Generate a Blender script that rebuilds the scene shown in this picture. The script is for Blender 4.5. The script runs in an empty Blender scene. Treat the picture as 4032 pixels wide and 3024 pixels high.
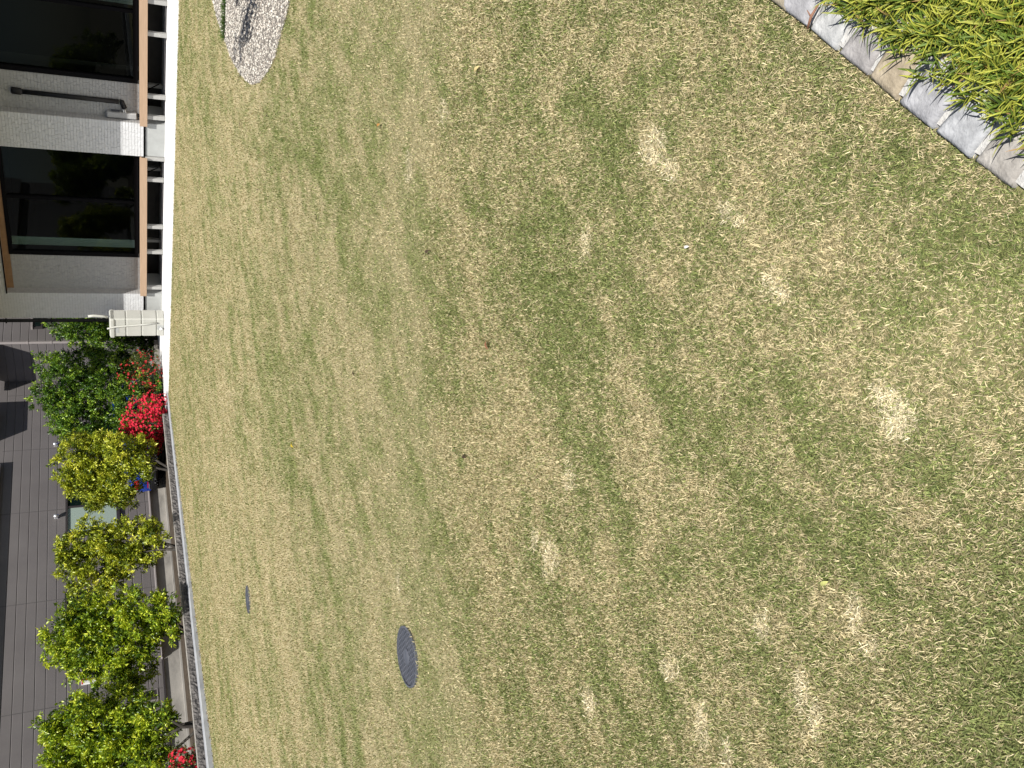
import bpy, math, random
import numpy as np
from mathutils import Vector, Matrix
rnd = random.Random(7); rng = np.random.default_rng(11)
R = math.radians
S = bpy.context.scene
COL = S.collection

# ------------------------------------------------------------------ camera
CX, CY, FPX, H = 2016., 1512., 3325.5, 1.5          # photo is 4032x3024, shot with the phone on its side
PIT, ROL = R(25.80), R(-2.348)
fw = np.array([0, math.cos(PIT), -math.sin(PIT)]); up = np.array([0, math.sin(PIT), math.cos(PIT)]); ri = np.array([1., 0, 0])
_c, _s = math.cos(ROL), math.sin(ROL)
ri, up = _c*ri+_s*up, -_s*ri+_c*up
CAMP = np.array([0, 0, H])
cd = bpy.data.cameras.new('camera'); cam = bpy.data.objects.new('camera', cd); COL.objects.link(cam)
cd.sensor_fit = 'HORIZONTAL'; cd.sensor_width = 36; cd.lens = FPX/4032*36
cd.clip_start = .05; cd.clip_end = 2000
M = Matrix.Identity(4)
for i, v in enumerate((-up, ri, -fw)):
    for k in range(3): M[k][i] = v[k]
M.translation = Vector(CAMP); cam.matrix_world = M; S.camera = cam

# ------------------------------------------------------------------ light
SUN_EL, LIGHT_AZ = R(54), R(86)                      # direction the light travels towards, measured from +X
w = bpy.data.worlds.new('World'); S.world = w; w.use_nodes = True
nt = w.node_tree; bg = nt.nodes['Background']
sk = nt.nodes.new('ShaderNodeTexSky'); sk.sky_type = 'NISHITA'; sk.sun_disc = False
sk.sun_elevation = SUN_EL; sk.sun_rotation = R(90)-(LIGHT_AZ+math.pi)
sk.altitude = 50; sk.air_density = 1; sk.dust_density = 1.2
nt.links.new(sk.outputs[0], bg.inputs[0]); bg.inputs[1].default_value = .05
sl = bpy.data.lights.new('sun', 'SUN'); sl.energy = 5.0; sl.angle = R(.53); sl.color = (1, .965, .91)
so = bpy.data.objects.new('sun', sl); COL.objects.link(so)
ld = Vector((math.cos(SUN_EL)*math.cos(LIGHT_AZ), math.cos(SUN_EL)*math.sin(LIGHT_AZ), -math.sin(SUN_EL)))
so.rotation_euler = ld.to_track_quat('-Z', 'Y').to_euler(); so.location = (0, -5, 20)
S.view_settings.view_transform = 'Standard'; S.view_settings.look = 'None'
S.view_settings.exposure = .55; S.view_settings.gamma = 1
S.cycles.max_bounces = 6; S.cycles.transparent_max_bounces = 12

# ------------------------------------------------------------------ where things stand
def ray(x, y): return fw+up*(-(x-CX)/FPX)+ri*(-(y-CY)/FPX)
def gp(x, y, z=0.):                                  # point on the level z seen at a photo pixel
    d = ray(x, y); return CAMP+(z-H)/d[2]*d
def vp(x, y, P, n):                                  # point on the plane (P, n) seen at a photo pixel
    d = ray(x, y); return CAMP+((np.asarray(P)-CAMP)@n)/(d@n)*d
class Frame:                                         # s along a facade, o out of it, z up
    def __init__(f, az, naz, off):
        f.u = np.array([math.cos(az), math.sin(az), 0]); f.n = np.array([math.cos(naz), math.sin(naz), 0]); f.off = off
    def __call__(f, s, o, z): return f.u*s+f.n*(f.off+o)+np.array([0, 0, z])
    def at(f, x, y, o=0.):
        P = vp(x, y, f.n*(f.off+o), f.n); return P@f.u, P[2]
HF = Frame(R(135.48), R(225.48), -19.03)             # white house
NF = Frame(R(43.78), R(-46.22), -22.15)              # grey neighbour

# ------------------------------------------------------------------ materials
def mat(name, col=(.5, .5, .5), rough=.6, spec=.4, metal=0., **k):
    m = bpy.data.materials.new(name); m.use_nodes = True; n = m.node_tree; b = n.nodes['Principled BSDF']
    b.inputs['Base Color'].default_value = (*col, 1); b.inputs['Roughness'].default_value = rough
    b.inputs['Specular IOR Level'].default_value = spec; b.inputs['Metallic'].default_value = metal
    m.diffuse_color = (*col, 1)
    return m
def nd(m, t, **k):
    o = m.node_tree.nodes.new(t)
    for a, v in k.items(): setattr(o, a, v)
    return o
def lk(m, a, b): m.node_tree.links.new(a, b)
def noisy(name, c1, c2, scale=8., rough=.7, spec=.3, bump=.2, bscale=60., bdist=.004, detail=6, c3=None, stretch=None, rv=0.):
    m = mat(name, c1, rough, spec); b = m.node_tree.nodes['Principled BSDF']
    tc = nd(m, 'ShaderNodeTexCoord'); src = tc.outputs['Object']
    if stretch:
        mp = nd(m, 'ShaderNodeMapping'); mp.inputs['Scale'].default_value = stretch; lk(m, src, mp.inputs[0]); src = mp.outputs[0]
    no = nd(m, 'ShaderNodeTexNoise'); no.inputs['Scale'].default_value = scale; no.inputs['Detail'].default_value = detail; no.inputs['Roughness'].default_value = .65
    lk(m, src, no.inputs['Vector'])
    cr = nd(m, 'ShaderNodeValToRGB'); cr.color_ramp.elements[0].position = .32; cr.color_ramp.elements[1].position = .68
    cr.color_ramp.elements[0].color = (*c1, 1); cr.color_ramp.elements[1].color = (*c2, 1)
    if c3: e = cr.color_ramp.elements.new(.5); e.color = (*c3, 1)
    lk(m, no.outputs[0], cr.inputs[0]); lk(m, cr.outputs[0], b.inputs['Base Color'])
    if bump:
        n2 = nd(m, 'ShaderNodeTexNoise'); n2.inputs['Scale'].default_value = bscale; n2.inputs['Detail'].default_value = 4; lk(m, src, n2.inputs['Vector'])
        bp = nd(m, 'ShaderNodeBump'); bp.inputs['Strength'].default_value = bump; bp.inputs['Distance'].default_value = bdist
        lk(m, n2.outputs[0], bp.inputs['Height']); lk(m, bp.outputs[0], b.inputs['Normal'])
    return m
def leafy(name, rough=.45, spec=.4, trans=.25, tcol=(1.3, 1.25, .5)):     # colour of every leaf or blade is its own, kept on the mesh
    m = mat(name, (.1, .15, .03), rough, spec); n = m.node_tree; b = n.nodes['Principled BSDF']; out = n.nodes['Material Output']
    at = nd(m, 'ShaderNodeAttribute', attribute_name='tint'); lk(m, at.outputs['Color'], b.inputs['Base Color'])
    if trans:
        tr = nd(m, 'ShaderNodeBsdfTranslucent'); mu = nd(m, 'ShaderNodeMix', data_type='RGBA', blend_type='MULTIPLY'); mu.inputs[0].default_value = 1
        lk(m, at.outputs['Color'], mu.inputs[6]); mu.inputs[7].default_value = (*tcol, 1); lk(m, mu.outputs[2], tr.inputs[0])
        mx = nd(m, 'ShaderNodeMixShader'); mx.inputs[0].default_value = trans
        lk(m, b.outputs[0], mx.inputs[1]); lk(m, tr.outputs[0], mx.inputs[2]); lk(m, mx.outputs[0], out.inputs[0])
    return m
M_tile = noisy('white_tile', (.52, .525, .53), (.59, .595, .60), 14, .55, .4, .25, 55, .004)
M_shadetile = noisy('shaded_tile', (.30, .30, .30), (.36, .36, .355), 12, .6, .35, .25, 55, .004)  # tile of recess and returns, their deeper shade put into the colour
M_grout = noisy('tile_backing', (.26, .26, .26), (.33, .33, .325), 20, .9, .2)
M_found = noisy('foundation_render', (.33, .34, .33), (.38, .39, .38), 6, .85, .2, .3, 160, .002)
M_dark = noisy('underfloor_shade', (.045, .043, .042), (.06, .058, .055), 5, .9, .2)  # foundation behind the deck, its shade put into the dark colour
M_black = mat('black_metal', (.004, .004, .005), .7, .06)
M_blackp = mat('black_plastic', (.008, .008, .009), .5, .25)
M_wood = noisy('composite_wood', (.345, .24, .16), (.40, .28, .19), 3, .6, .3, .12, 90, .001, stretch=(1, 1, 12))
M_soffit = noisy('brown_soffit', (.20, .12, .065), (.27, .165, .09), 4, .6, .3)
M_alu = noisy('silver_post', (.30, .30, .285), (.37, .365, .35), 20, .5, .4, .05)
M_apron = noisy('pale_concrete', (.66, .65, .645), (.76, .75, .75), 1.6, .85, .2, .2, 120, .002, c3=(.72, .715, .715))
M_kerb = noisy('kerb_concrete', (.25, .26, .28), (.36, .37, .385), 5, .9, .2, .35, 90, .003)
M_block = noisy('split_face_block', (.055, .052, .05), (.20, .185, .175), 16, .95, .2, 1., 26, .03, detail=8)
M_litblock = noisy('lit_block_top', (.30, .28, .26), (.42, .40, .37), 14, .95, .2, .4, 60)  # block tops coloured lighter to carry the sunlit edge
M_soil = noisy('soil', (.035, .028, .022), (.085, .068, .05), 5, .98, .1, .8, 30, .03)
M_ground = noisy('earth', (.10, .09, .07), (.16, .14, .10), .6, .98, .1, .3, 8, .03)
M_side = noisy('grey_siding', (.128, .117, .116), (.148, .136, .134), 1.1, .6, .3, .15, 140, .0015)
M_joint = noisy('sealant_joint', (.085, .078, .078), (.105, .098, .096), 9, .7, .2)
M_nfound = noisy('old_concrete', (.20, .19, .175), (.36, .34, .31), 1.3, .92, .2, .25, 60, .003, c3=(.30, .285, .26), stretch=(1, 1, 2.5))
M_bronze = mat('bronze_trim', (.04, .035, .036), .45, .4)
M_lbronze = mat('light_bronze_trim', (.26, .235, .23), .4, .5)
M_frost = noisy('frosted_glass', (.26, .33, .29), (.31, .38, .33), 60, .35, .4, .3, 200, .001)
M_dglass = mat('dark_glass', (.004, .010, .009), .06, .5)
M_white = mat('white_plastic', (.68, .68, .66), .45, .4)
M_ivory = noisy('ivory_plastic', (.40, .40, .365), (.45, .45, .41), 3, .5, .35, .1, 40, .002)
M_chrome = mat('chrome', (.75, .75, .76), .12, .5, 1.)
M_steel = mat('satin_metal', (.62, .62, .63), .3, .5, .8)
M_blue = mat('blue_car_paint', (.008, .035, .25), .22, .6)
M_rubber = mat('tyre_rubber', (.02, .02, .021), .8, .3)
M_red = mat('red_lens', (.28, .006, .008), .25, .5)
M_redtag = mat('red_print', (.5, .04, .03), .5, .3)
M_grate = noisy('grey_plastic_grate', (.060, .066, .082), (.10, .105, .122), 18, .6, .35, .2, 80, .002)
M_pit = mat('drain_pit', (.006, .006, .006), .9, .1)
M_bark = noisy('grey_bark', (.028, .025, .022), (.075, .068, .06), 22, .95, .1, .8, 40, .008, stretch=(1, 1, .3))
M_stem = noisy('brown_twig', (.16, .075, .045), (.27, .14, .09), 60, .6, .3, .3, 150, .001)
M_leaf = leafy('glossy_leaf', .38, .5, .22)
M_petal = leafy('azalea_petal', .6, .2, .3, (1.1, .5, .5))
M_grass = leafy('grass_blade', .6, .25, .25, (1.1, 1.1, .7))
M_mondo = leafy('strap_leaf', .5, .3, .25, (1.3, 1.2, .4))
M_dry = leafy('dry_leaf', .7, .2, .15, (1, .9, .7))
M_pebble = leafy('pebble', .8, .25, 0)
M_curtain = noisy('curtain', (.33, .42, .38), (.40, .48, .44), 2, .9, .1, 0)
M_room = mat('room_wall', (.05, .048, .044), .9, .1)
M_mortar = noisy('white_mortar', (.36, .35, .33), (.52, .51, .49), 60, .95, .1, .9, 120, .006)
def mk_glass():
    m = mat('window_glass', (.02, .025, .025), .02, .5); n = m.node_tree; out = n.nodes['Material Output']
    tr = nd(m, 'ShaderNodeBsdfTransparent'); tr.inputs[0].default_value = (.50, .56, .54, 1)
    gl = nd(m, 'ShaderNodeBsdfGlossy'); gl.inputs['Roughness'].default_value = .01; gl.inputs[0].default_value = (.42, .46, .48, 1)
    fr = nd(m, 'ShaderNodeFresnel'); fr.inputs[0].default_value = 1.45
    mx = nd(m, 'ShaderNodeMixShader'); lk(m, fr.outputs[0], mx.inputs[0]); lk(m, tr.outputs[0], mx.inputs[1]); lk(m, gl.outputs[0], mx.inputs[2]); lk(m, mx.outputs[0], out.inputs[0])
    return m
M_glass = mk_glass()

# ------------------------------------------------------------------ building helpers
LOC = {}
class MB:
    def __init__(s): s.v = []; s.f = []
    def add(s, vs, fs):
        b = len(s.v); s.v += [tuple(float(q) for q in p) for p in vs]; s.f += [tuple(i+b for i in f) for f in fs]; return s
    def box(s, F, s0, s1, o0, o1, z0, z1, bev=0.):
        if s0 > s1: s0, s1 = s1, s0
        if o0 > o1: o0, o1 = o1, o0
        if z0 > z1: z0, z1 = z1, z0
        P = F if F else (lambda a, b, c: np.array([a, b, c]))
        if bev <= 0:
            vs = [P(a, b, c) for c in (z0, z1) for b in (o0, o1) for a in (s0, s1)]
            return s.add(vs, [(0, 1, 3, 2), (4, 6, 7, 5), (0, 4, 5, 1), (1, 5, 7, 3), (3, 7, 6, 2), (2, 6, 4, 0)])
        b = min(bev, (s1-s0)*.45, (o1-o0)*.45, (z1-z0)*.45); vs = []; idx = {}
        for i, (a, da) in enumerate(((s0, b), (s1, -b))):
            for j, (c, dc) in enumerate(((o0, b), (o1, -b))):
                for k, (e, de) in enumerate(((z0, b), (z1, -b))):
                    idx[i, j, k, 0] = len(vs); vs.append(P(a, c+dc, e+de))
                    idx[i, j, k, 1] = len(vs); vs.append(P(a+da, c, e+de))
                    idx[i, j, k, 2] = len(vs); vs.append(P(a+da, c+dc, e))
        I = lambda i, j, k, x: idx[i, j, k, x]; fs = []
        for t in (0, 1):
            fs += [[I(t, 0, 0, 0), I(t, 1, 0, 0), I(t, 1, 1, 0), I(t, 0, 1, 0)], [I(0, t, 0, 1), I(1, t, 0, 1), I(1, t, 1, 1), I(0, t, 1, 1)], [I(0, 0, t, 2), I(1, 0, t, 2), I(1, 1, t, 2), I(0, 1, t, 2)]]
        for i in (0, 1):
            for j in (0, 1):
                fs += [[I(i, j, 0, 0), I(i, j, 1, 0), I(i, j, 1, 1), I(i, j, 0, 1)], [I(i, 0, j, 0), I(i, 1, j, 0), I(i, 1, j, 2), I(i, 0, j, 2)], [I(0, i, j, 1), I(1, i, j, 1), I(1, i, j, 2), I(0, i, j, 2)]]
                for k in (0, 1): fs.append([I(i, j, k, 0), I(i, j, k, 1), I(i, j, k, 2)])
        return s.add(vs, fs)
    def tube(s, pts, rad, seg=10, caps=True):
        pts = [np.asarray(p, float) for p in pts]; n = len(pts); rr = rad if hasattr(rad, '__len__') else [rad]*n
        vs = []; fs = []; ref = None
        for i, p in enumerate(pts):
            d = pts[min(i+1, n-1)]-pts[max(i-1, 0)]; d = d/(np.linalg.norm(d)+1e-9)
            if ref is None:
                ref = np.array([0, 0, 1.]) if abs(d[2]) < .9 else np.array([1., 0, 0])
            a = np.cross(d, ref); a /= np.linalg.norm(a)+1e-9; b = np.cross(d, a); ref = -b if False else ref
            for k in range(seg):
                t = 2*math.pi*k/seg; vs.append(p+rr[i]*(math.cos(t)*a+math.sin(t)*b))
        for i in range(n-1):
            for k in range(seg): fs.append((i*seg+k, i*seg+(k+1) % seg, (i+1)*seg+(k+1) % seg, (i+1)*seg+k))
        if caps: fs += [tuple(range(seg))[::-1], tuple(range((n-1)*seg, n*seg))]
        return s.add(vs, fs)
    def lathe(s, c, prof, seg=20):                    # (r, z) profile turned about the vertical
        vs = []; fs = []
        for r, z in prof:
            for k in range(seg): t = 2*math.pi*k/seg; vs.append((c[0]+r*math.cos(t), c[1]+r*math.sin(t), c[2]+z))
        for i in range(len(prof)-1):
            for k in range(seg): fs.append((i*seg+k, i*seg+(k+1) % seg, (i+1)*seg+(k+1) % seg, (i+1)*seg+k))
        fs += [tuple(range(seg))[::-1], tuple(range((len(prof)-1)*seg, len(prof)*seg))]
        return s.add(vs, fs)
    def prism(s, poly, z0, z1):
        n = len(poly); vs = [(p[0], p[1], z0) for p in poly]+[(p[0], p[1], z1) for p in poly]
        return s.add(vs, [tuple(range(n))[::-1], tuple(range(n, 2*n))]+[(i, (i+1) % n, (i+1) % n+n, i+n) for i in range(n)])
def tag(o, label=None, cat=None, group=None, kind=None):
    if label: o['label'] = label
    if cat: o['category'] = cat
    if group: o['group'] = group
    if kind: o['kind'] = kind
    return o
def wloc(p): return LOC.get(p.name, np.zeros(3)) if p else np.zeros(3)
def link(name, me, m, parent=None, smooth=False, base=None):
    o = bpy.data.objects.new(name, me); COL.objects.link(o)
    if m and not me.materials: me.materials.append(m)
    if parent: o.parent = parent
    elif base is not None: o.location = base
    LOC[o.name] = wloc(parent) if parent else (np.asarray(base, float) if base is not None else np.zeros(3))
    if smooth: me.polygons.foreach_set('use_smooth', [True]*len(me.polygons))
    return o
def obj(name, mb, m, parent=None, smooth=False, base=None):
    off = wloc(parent) if parent else (np.asarray(base, float) if base is not None else np.zeros(3))
    me = bpy.data.meshes.new(name); v = np.array(mb.v)-off
    me.from_pydata(v.tolist(), [], mb.f)
    import bmesh
    bm = bmesh.new(); bm.from_mesh(me); bmesh.ops.recalc_face_normals(bm, faces=bm.faces); bm.to_mesh(me); bm.free()
    return link(name, me, m, parent, smooth, base)
def thing(name, loc, label, cat, group=None):
    o = bpy.data.objects.new(name, None); COL.objects.link(o); o.empty_display_size = .2; o.location = loc
    LOC[o.name] = np.asarray(loc, float); return tag(o, label, cat, group)
def struct(name, mb, m): return tag(obj(name, mb, m), kind='structure')
def npmesh(name, V, T, C, m, parent=None, base=None, smooth=False):       # triangles from arrays, with a colour per vertex
    off = wloc(parent) if parent else (np.asarray(base, float) if base is not None else np.zeros(3))
    me = bpy.data.meshes.new(name); V = np.ascontiguousarray(V-off, dtype=np.float32); T = np.ascontiguousarray(T, dtype=np.int32)
    k = T.shape[1]
    me.vertices.add(len(V)); me.vertices.foreach_set('co', V.ravel())
    me.loops.add(T.size); me.loops.foreach_set('vertex_index', T.ravel())
    me.polygons.add(len(T)); me.polygons.foreach_set('loop_start', np.arange(0, T.size, k, dtype=np.int32))
    a = me.attributes.new('tint', 'FLOAT_COLOR', 'POINT')
    C4 = np.ones((len(V), 4), np.float32); C4[:, :3] = C; a.data.foreach_set('color', C4.ravel())
    me.update(calc_edges=True)
    return link(name, me, m, parent, smooth, base)
# value noise in world metres
_tab = rng.random((256, 256))
def vnoise(x, y):
    xi = np.floor(x).astype(int); yi = np.floor(y).astype(int); fx = x-xi; fy = y-yi
    fx = fx*fx*(3-2*fx); fy = fy*fy*(3-2*fy); g = lambda a, b: _tab[a & 255, b & 255]
    return (g(xi, yi)*(1-fx)+g(xi+1, yi)*fx)*(1-fy)+(g(xi, yi+1)*(1-fx)+g(xi+1, yi+1)*fx)*fy
def fbm(x, y, f, o=3, seed=0):
    t = 0; a = 1; n = 0
    for i in range(o): t = t+a*vnoise(x*f+17.3*seed+i*31.7, y*f-9.1*seed+i*12.9); n += a; a *= .55; f *= 2.03
    return t/n
def inpoly(x, y, poly):
    c = np.zeros(np.shape(x), bool); n = len(poly); j = n-1
    for i in range(n):
        (x0, y0), (x1, y1) = poly[i][:2], poly[j][:2]
        c ^= ((y0 > y) != (y1 > y)) & (x < (x1-x0)*(y-y0)/((y1-y0) or 1e-9)+x0); j = i
    return c

# ------------------------------------------------------------------ the setting: ground, lawn, paving
K0, K1 = np.array([-1.125, 21.93]), np.array([-6.49, 15.67])          # lawn side of the kerb
kd = (K0-K1)/np.linalg.norm(K0-K1); kn = np.array([-kd[1], kd[0]])     # kn points to the neighbour
def KF(s, o, z): return np.array([*(K1+kd*s+kn*o), z])
def kside(x, y): return (x-K1[0])*kn[0]+(y-K1[1])*kn[1]
APO = 2.36                                                             # apron depth in front of the house
def hso(x, y): return x*HF.u[0]+y*HF.u[1], x*HF.n[0]+y*HF.n[1]-HF.off
struct('ground', MB().add([(-900, -900, -.26), (900, -900, -.26), (900, 900, -.26), (-900, 900, -.26)], [(0, 1, 2, 3)]), M_ground)
b = MB(); b.add([KF(-14, .1, -.10), KF(12.5, .1, -.10), KF(12.5, 12, -.10), KF(-14, 12, -.10)], [(0, 1, 2, 3)]); struct('soil', b, M_soil)

G_OUT = [(3.225, 6.978), (3.158, 7.12), (3.099, 7.404), (3.016, 7.683), (3.005, 7.995), (3.071, 8.526), (3.179, 8.916), (3.303, 9.21), (3.591, 9.755), (3.977, 10.344), (4.333, 10.761), (4.588, 11.067), (4.883, 11.413), (5.267, 11.755), (6.2, 12.4), (8.5, 12.9), (8.5, 5.4), (4.0, 5.3), (3.45, 6.2)]
def cr6(x, y): return gp(2900+x*.5118, y*.5118)[:2]                    # a place measured in the close-up of the bed corner
ST_L = [cr6(*q) for q in ((-60, -260), (120, -130), (280, -10), (395, 80), (575, 205), (615, 240), (780, 378), (840, 425), (1030, 575), (1070, 605), (1240, 765), (1310, 800), (1530, 982), (1590, 1030), (1812, 1210), (1885, 1245), (2140, 1440), (2200, 1490), (2420, 1640), (2480, 1690), (2700, 1830), (2900, 1990))]
BED = ST_L+[np.array(q) for q in ((.05, .35), (.4, -.6), (3.5, -.6), (3.5, 2.6))]
DRAINS = [((-1.52, 4.60), .172), ((-2.50, 10.75), .17)]
def lawn_ok(x, y):
    s, o = hso(x, y)
    ok = (kside(x, y) < -.005) & ~((o < APO) & (s > -4)) & ~inpoly(x, y, G_OUT) & ~inpoly(x, y, BED)
    for (a, c), r in DRAINS: ok &= ((x-a)**2+(y-c)**2 > (r*.985)**2)
    return ok
ovf = 4032/2212.
PATCH = [(1420, 322, 30, 44), (1448, 362, 24, 26), (1572, 452, 24, 30), (1598, 480, 14, 20), (1672, 608, 34, 36), (1692, 632, 22, 24), (1905, 860, 34, 34), (1945, 915, 44, 40), (1232, 1025, 16, 46), (1194, 1208, 17, 44), (1452, 1440, 20, 26), (1645, 1350, 18, 34), (1735, 1485, 14, 50), (1765, 1560, 12, 40), (1850, 1320, 16, 55), (1885, 1400, 20, 30), (962, 232, 14, 34), (885, 362, 7, 36), (862, 1262, 6, 42), (1520, 1565, 13, 46), (1575, 1625, 12, 40), (1275, 1520, 14, 40), (1160, 1165, 8, 22), (1270, 520, 12, 34)]
def pale(x, y):                                                        # worn straw patches along the old irrigation line
    t = np.zeros(np.shape(x))
    wob = fbm(x, y, 7., 3, 5)
    for px, py, rx, ry in PATCH:
        c = gp(px*ovf, py*ovf); ex = gp((px+rx)*ovf, py*ovf)-c; ey = gp(px*ovf, (py+ry)*ovf)-c
        A = np.array([[ex[0], ey[0]], [ex[1], ey[1]]]); B = np.linalg.inv(A)
        dx, dy = x-c[0], y-c[1]; q = np.hypot(B[0, 0]*dx+B[0, 1]*dy, B[1, 0]*dx+B[1, 1]*dy)
        t = np.maximum(t, np.clip(1.5-q-1.5*(wob-.3), 0, 1))
    return np.clip(t*(.38+1.5*fbm(x*1.0, y*1.0, 22., 2, 9)), 0, 1)
def lawnmix(x, y):
    d = np.hypot(x, y)
    a, b = x*.70+y*.714, -x*.714+y*.70                                  # mower passes run the way the kerb runs
    n = .27*fbm(a*.45, b*1.5, 1.7, 3, 1)+.42*fbm(a*.5+.3*b, b*1.1, 5.2, 3, 2)+.40*fbm(a*.7, b, 12., 2, 10)+.14*fbm(x, y, .5, 2, 3)
    t = (n/1.23-.47)*3.9+.52+.10*np.clip((d-2.5)/9, 0, 1)-.20*np.clip((2.8-d)/1.5, 0, 1)
    edge = np.clip(1-(-kside(x, y))/.25, 0, 1)
    return np.clip(t, 0, 1)
STRAW, STRAW2, PALE = np.array([.62, .54, .335]), np.array([.44, .37, .215]), np.array([.75, .665, .46])
GREEN, GREEN2, SOILC = np.array([.105, .145, .042]), np.array([.32, .345, .125]), np.array([.15, .145, .065])
def bare(x, y):                                                        # the dry brown corner at the bottom
    c = gp(4010, 2690); return np.clip(1.25-np.hypot(x-c[0], (y-c[1])*1.3)/.05+.5*(fbm(x, y, 9, 2, 8)-.5), 0, 1)
def ground_sheet():
    def grid(x0, x1, y0, y1, h):
        nx, ny = int(round((x1-x0)/h)), int(round((y1-y0)/h)); X, Y = np.meshgrid(np.linspace(x0, x1, nx+1), np.linspace(y0, y1, ny+1)); return X, Y
    Vs, Fs, Cs, base = [], [], [], 0
    for (x0, x1, y0, y1, h) in ((-4, 4, 0, 8, .04), (-16, -4, 0, 8, .16), (4, 14, 0, 8, .16), (-16, 14, 8, 26, .12), (-16, 14, -14, 0, .5)):
        X, Y = grid(x0, x1, y0, y1, h); x, y = X.ravel(), Y.ravel()
        m = lawnmix(x, y)[:, None]; p = pale(x, y)[:, None]; s = bare(x, y)[:, None]
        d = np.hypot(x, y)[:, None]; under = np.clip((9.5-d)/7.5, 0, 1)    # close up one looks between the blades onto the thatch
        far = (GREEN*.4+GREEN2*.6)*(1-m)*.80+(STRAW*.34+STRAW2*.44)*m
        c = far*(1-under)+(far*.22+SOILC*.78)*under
        c = c*(1-p*.4)+PALE*.4*p*.4; c = c*(1-s*.3)
        v = np.stack([x, y, np.zeros_like(x)], 1); ny, nx = X.shape
        i = (np.arange(ny-1)[:, None]*nx+np.arange(nx-1)[None]).ravel(); f = np.stack([i, i+1, i+nx+1, i+nx], 1)
        cx, cy = v[f, 0].mean(1), v[f, 1].mean(1)
        ss, oo = hso(cx, cy)
        keep = (kside(cx, cy) < .12) & ~((oo < APO-.4) & (ss > -3)); f = f[keep]
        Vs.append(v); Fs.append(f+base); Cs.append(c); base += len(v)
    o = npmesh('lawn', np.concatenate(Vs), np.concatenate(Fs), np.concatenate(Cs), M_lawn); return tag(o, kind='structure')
def mk_lawn():
    m = mat('lawn_ground', (.2, .18, .08), .9, .1); b = m.node_tree.nodes['Principled BSDF']
    at = nd(m, 'ShaderNodeAttribute', attribute_name='tint'); tc = nd(m, 'ShaderNodeTexCoord')
    no = nd(m, 'ShaderNodeTexNoise'); no.inputs['Scale'].default_value = 45; no.inputs['Detail'].default_value = 5; no.inputs['Roughness'].default_value = .75
    lk(m, tc.outputs['Object'], no.inputs['Vector'])
    mr = nd(m, 'ShaderNodeMapRange'); mr.inputs[1].default_value = .3; mr.inputs[2].default_value = .7; mr.inputs[3].default_value = .62; mr.inputs[4].default_value = 1.4; lk(m, no.outputs[0], mr.inputs[0])
    mu = nd(m, 'ShaderNodeMix', data_type='RGBA', blend_type='MULTIPLY'); mu.inputs[0].default_value = 1
    lk(m, at.outputs['Color'], mu.inputs[6]); lk(m, mr.outputs[0], mu.inputs[7]); lk(m, mu.outputs[2], b.inputs['Base Color'])
    bp = nd(m, 'ShaderNodeBump'); bp.inputs['Strength'].default_value = .7; bp.inputs['Distance'].default_value = .015; lk(m, no.outputs[0], bp.inputs['Height']); lk(m, bp.outputs[0], b.inputs['Normal'])
    return m
M_lawn = mk_lawn(); ground_sheet()

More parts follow.
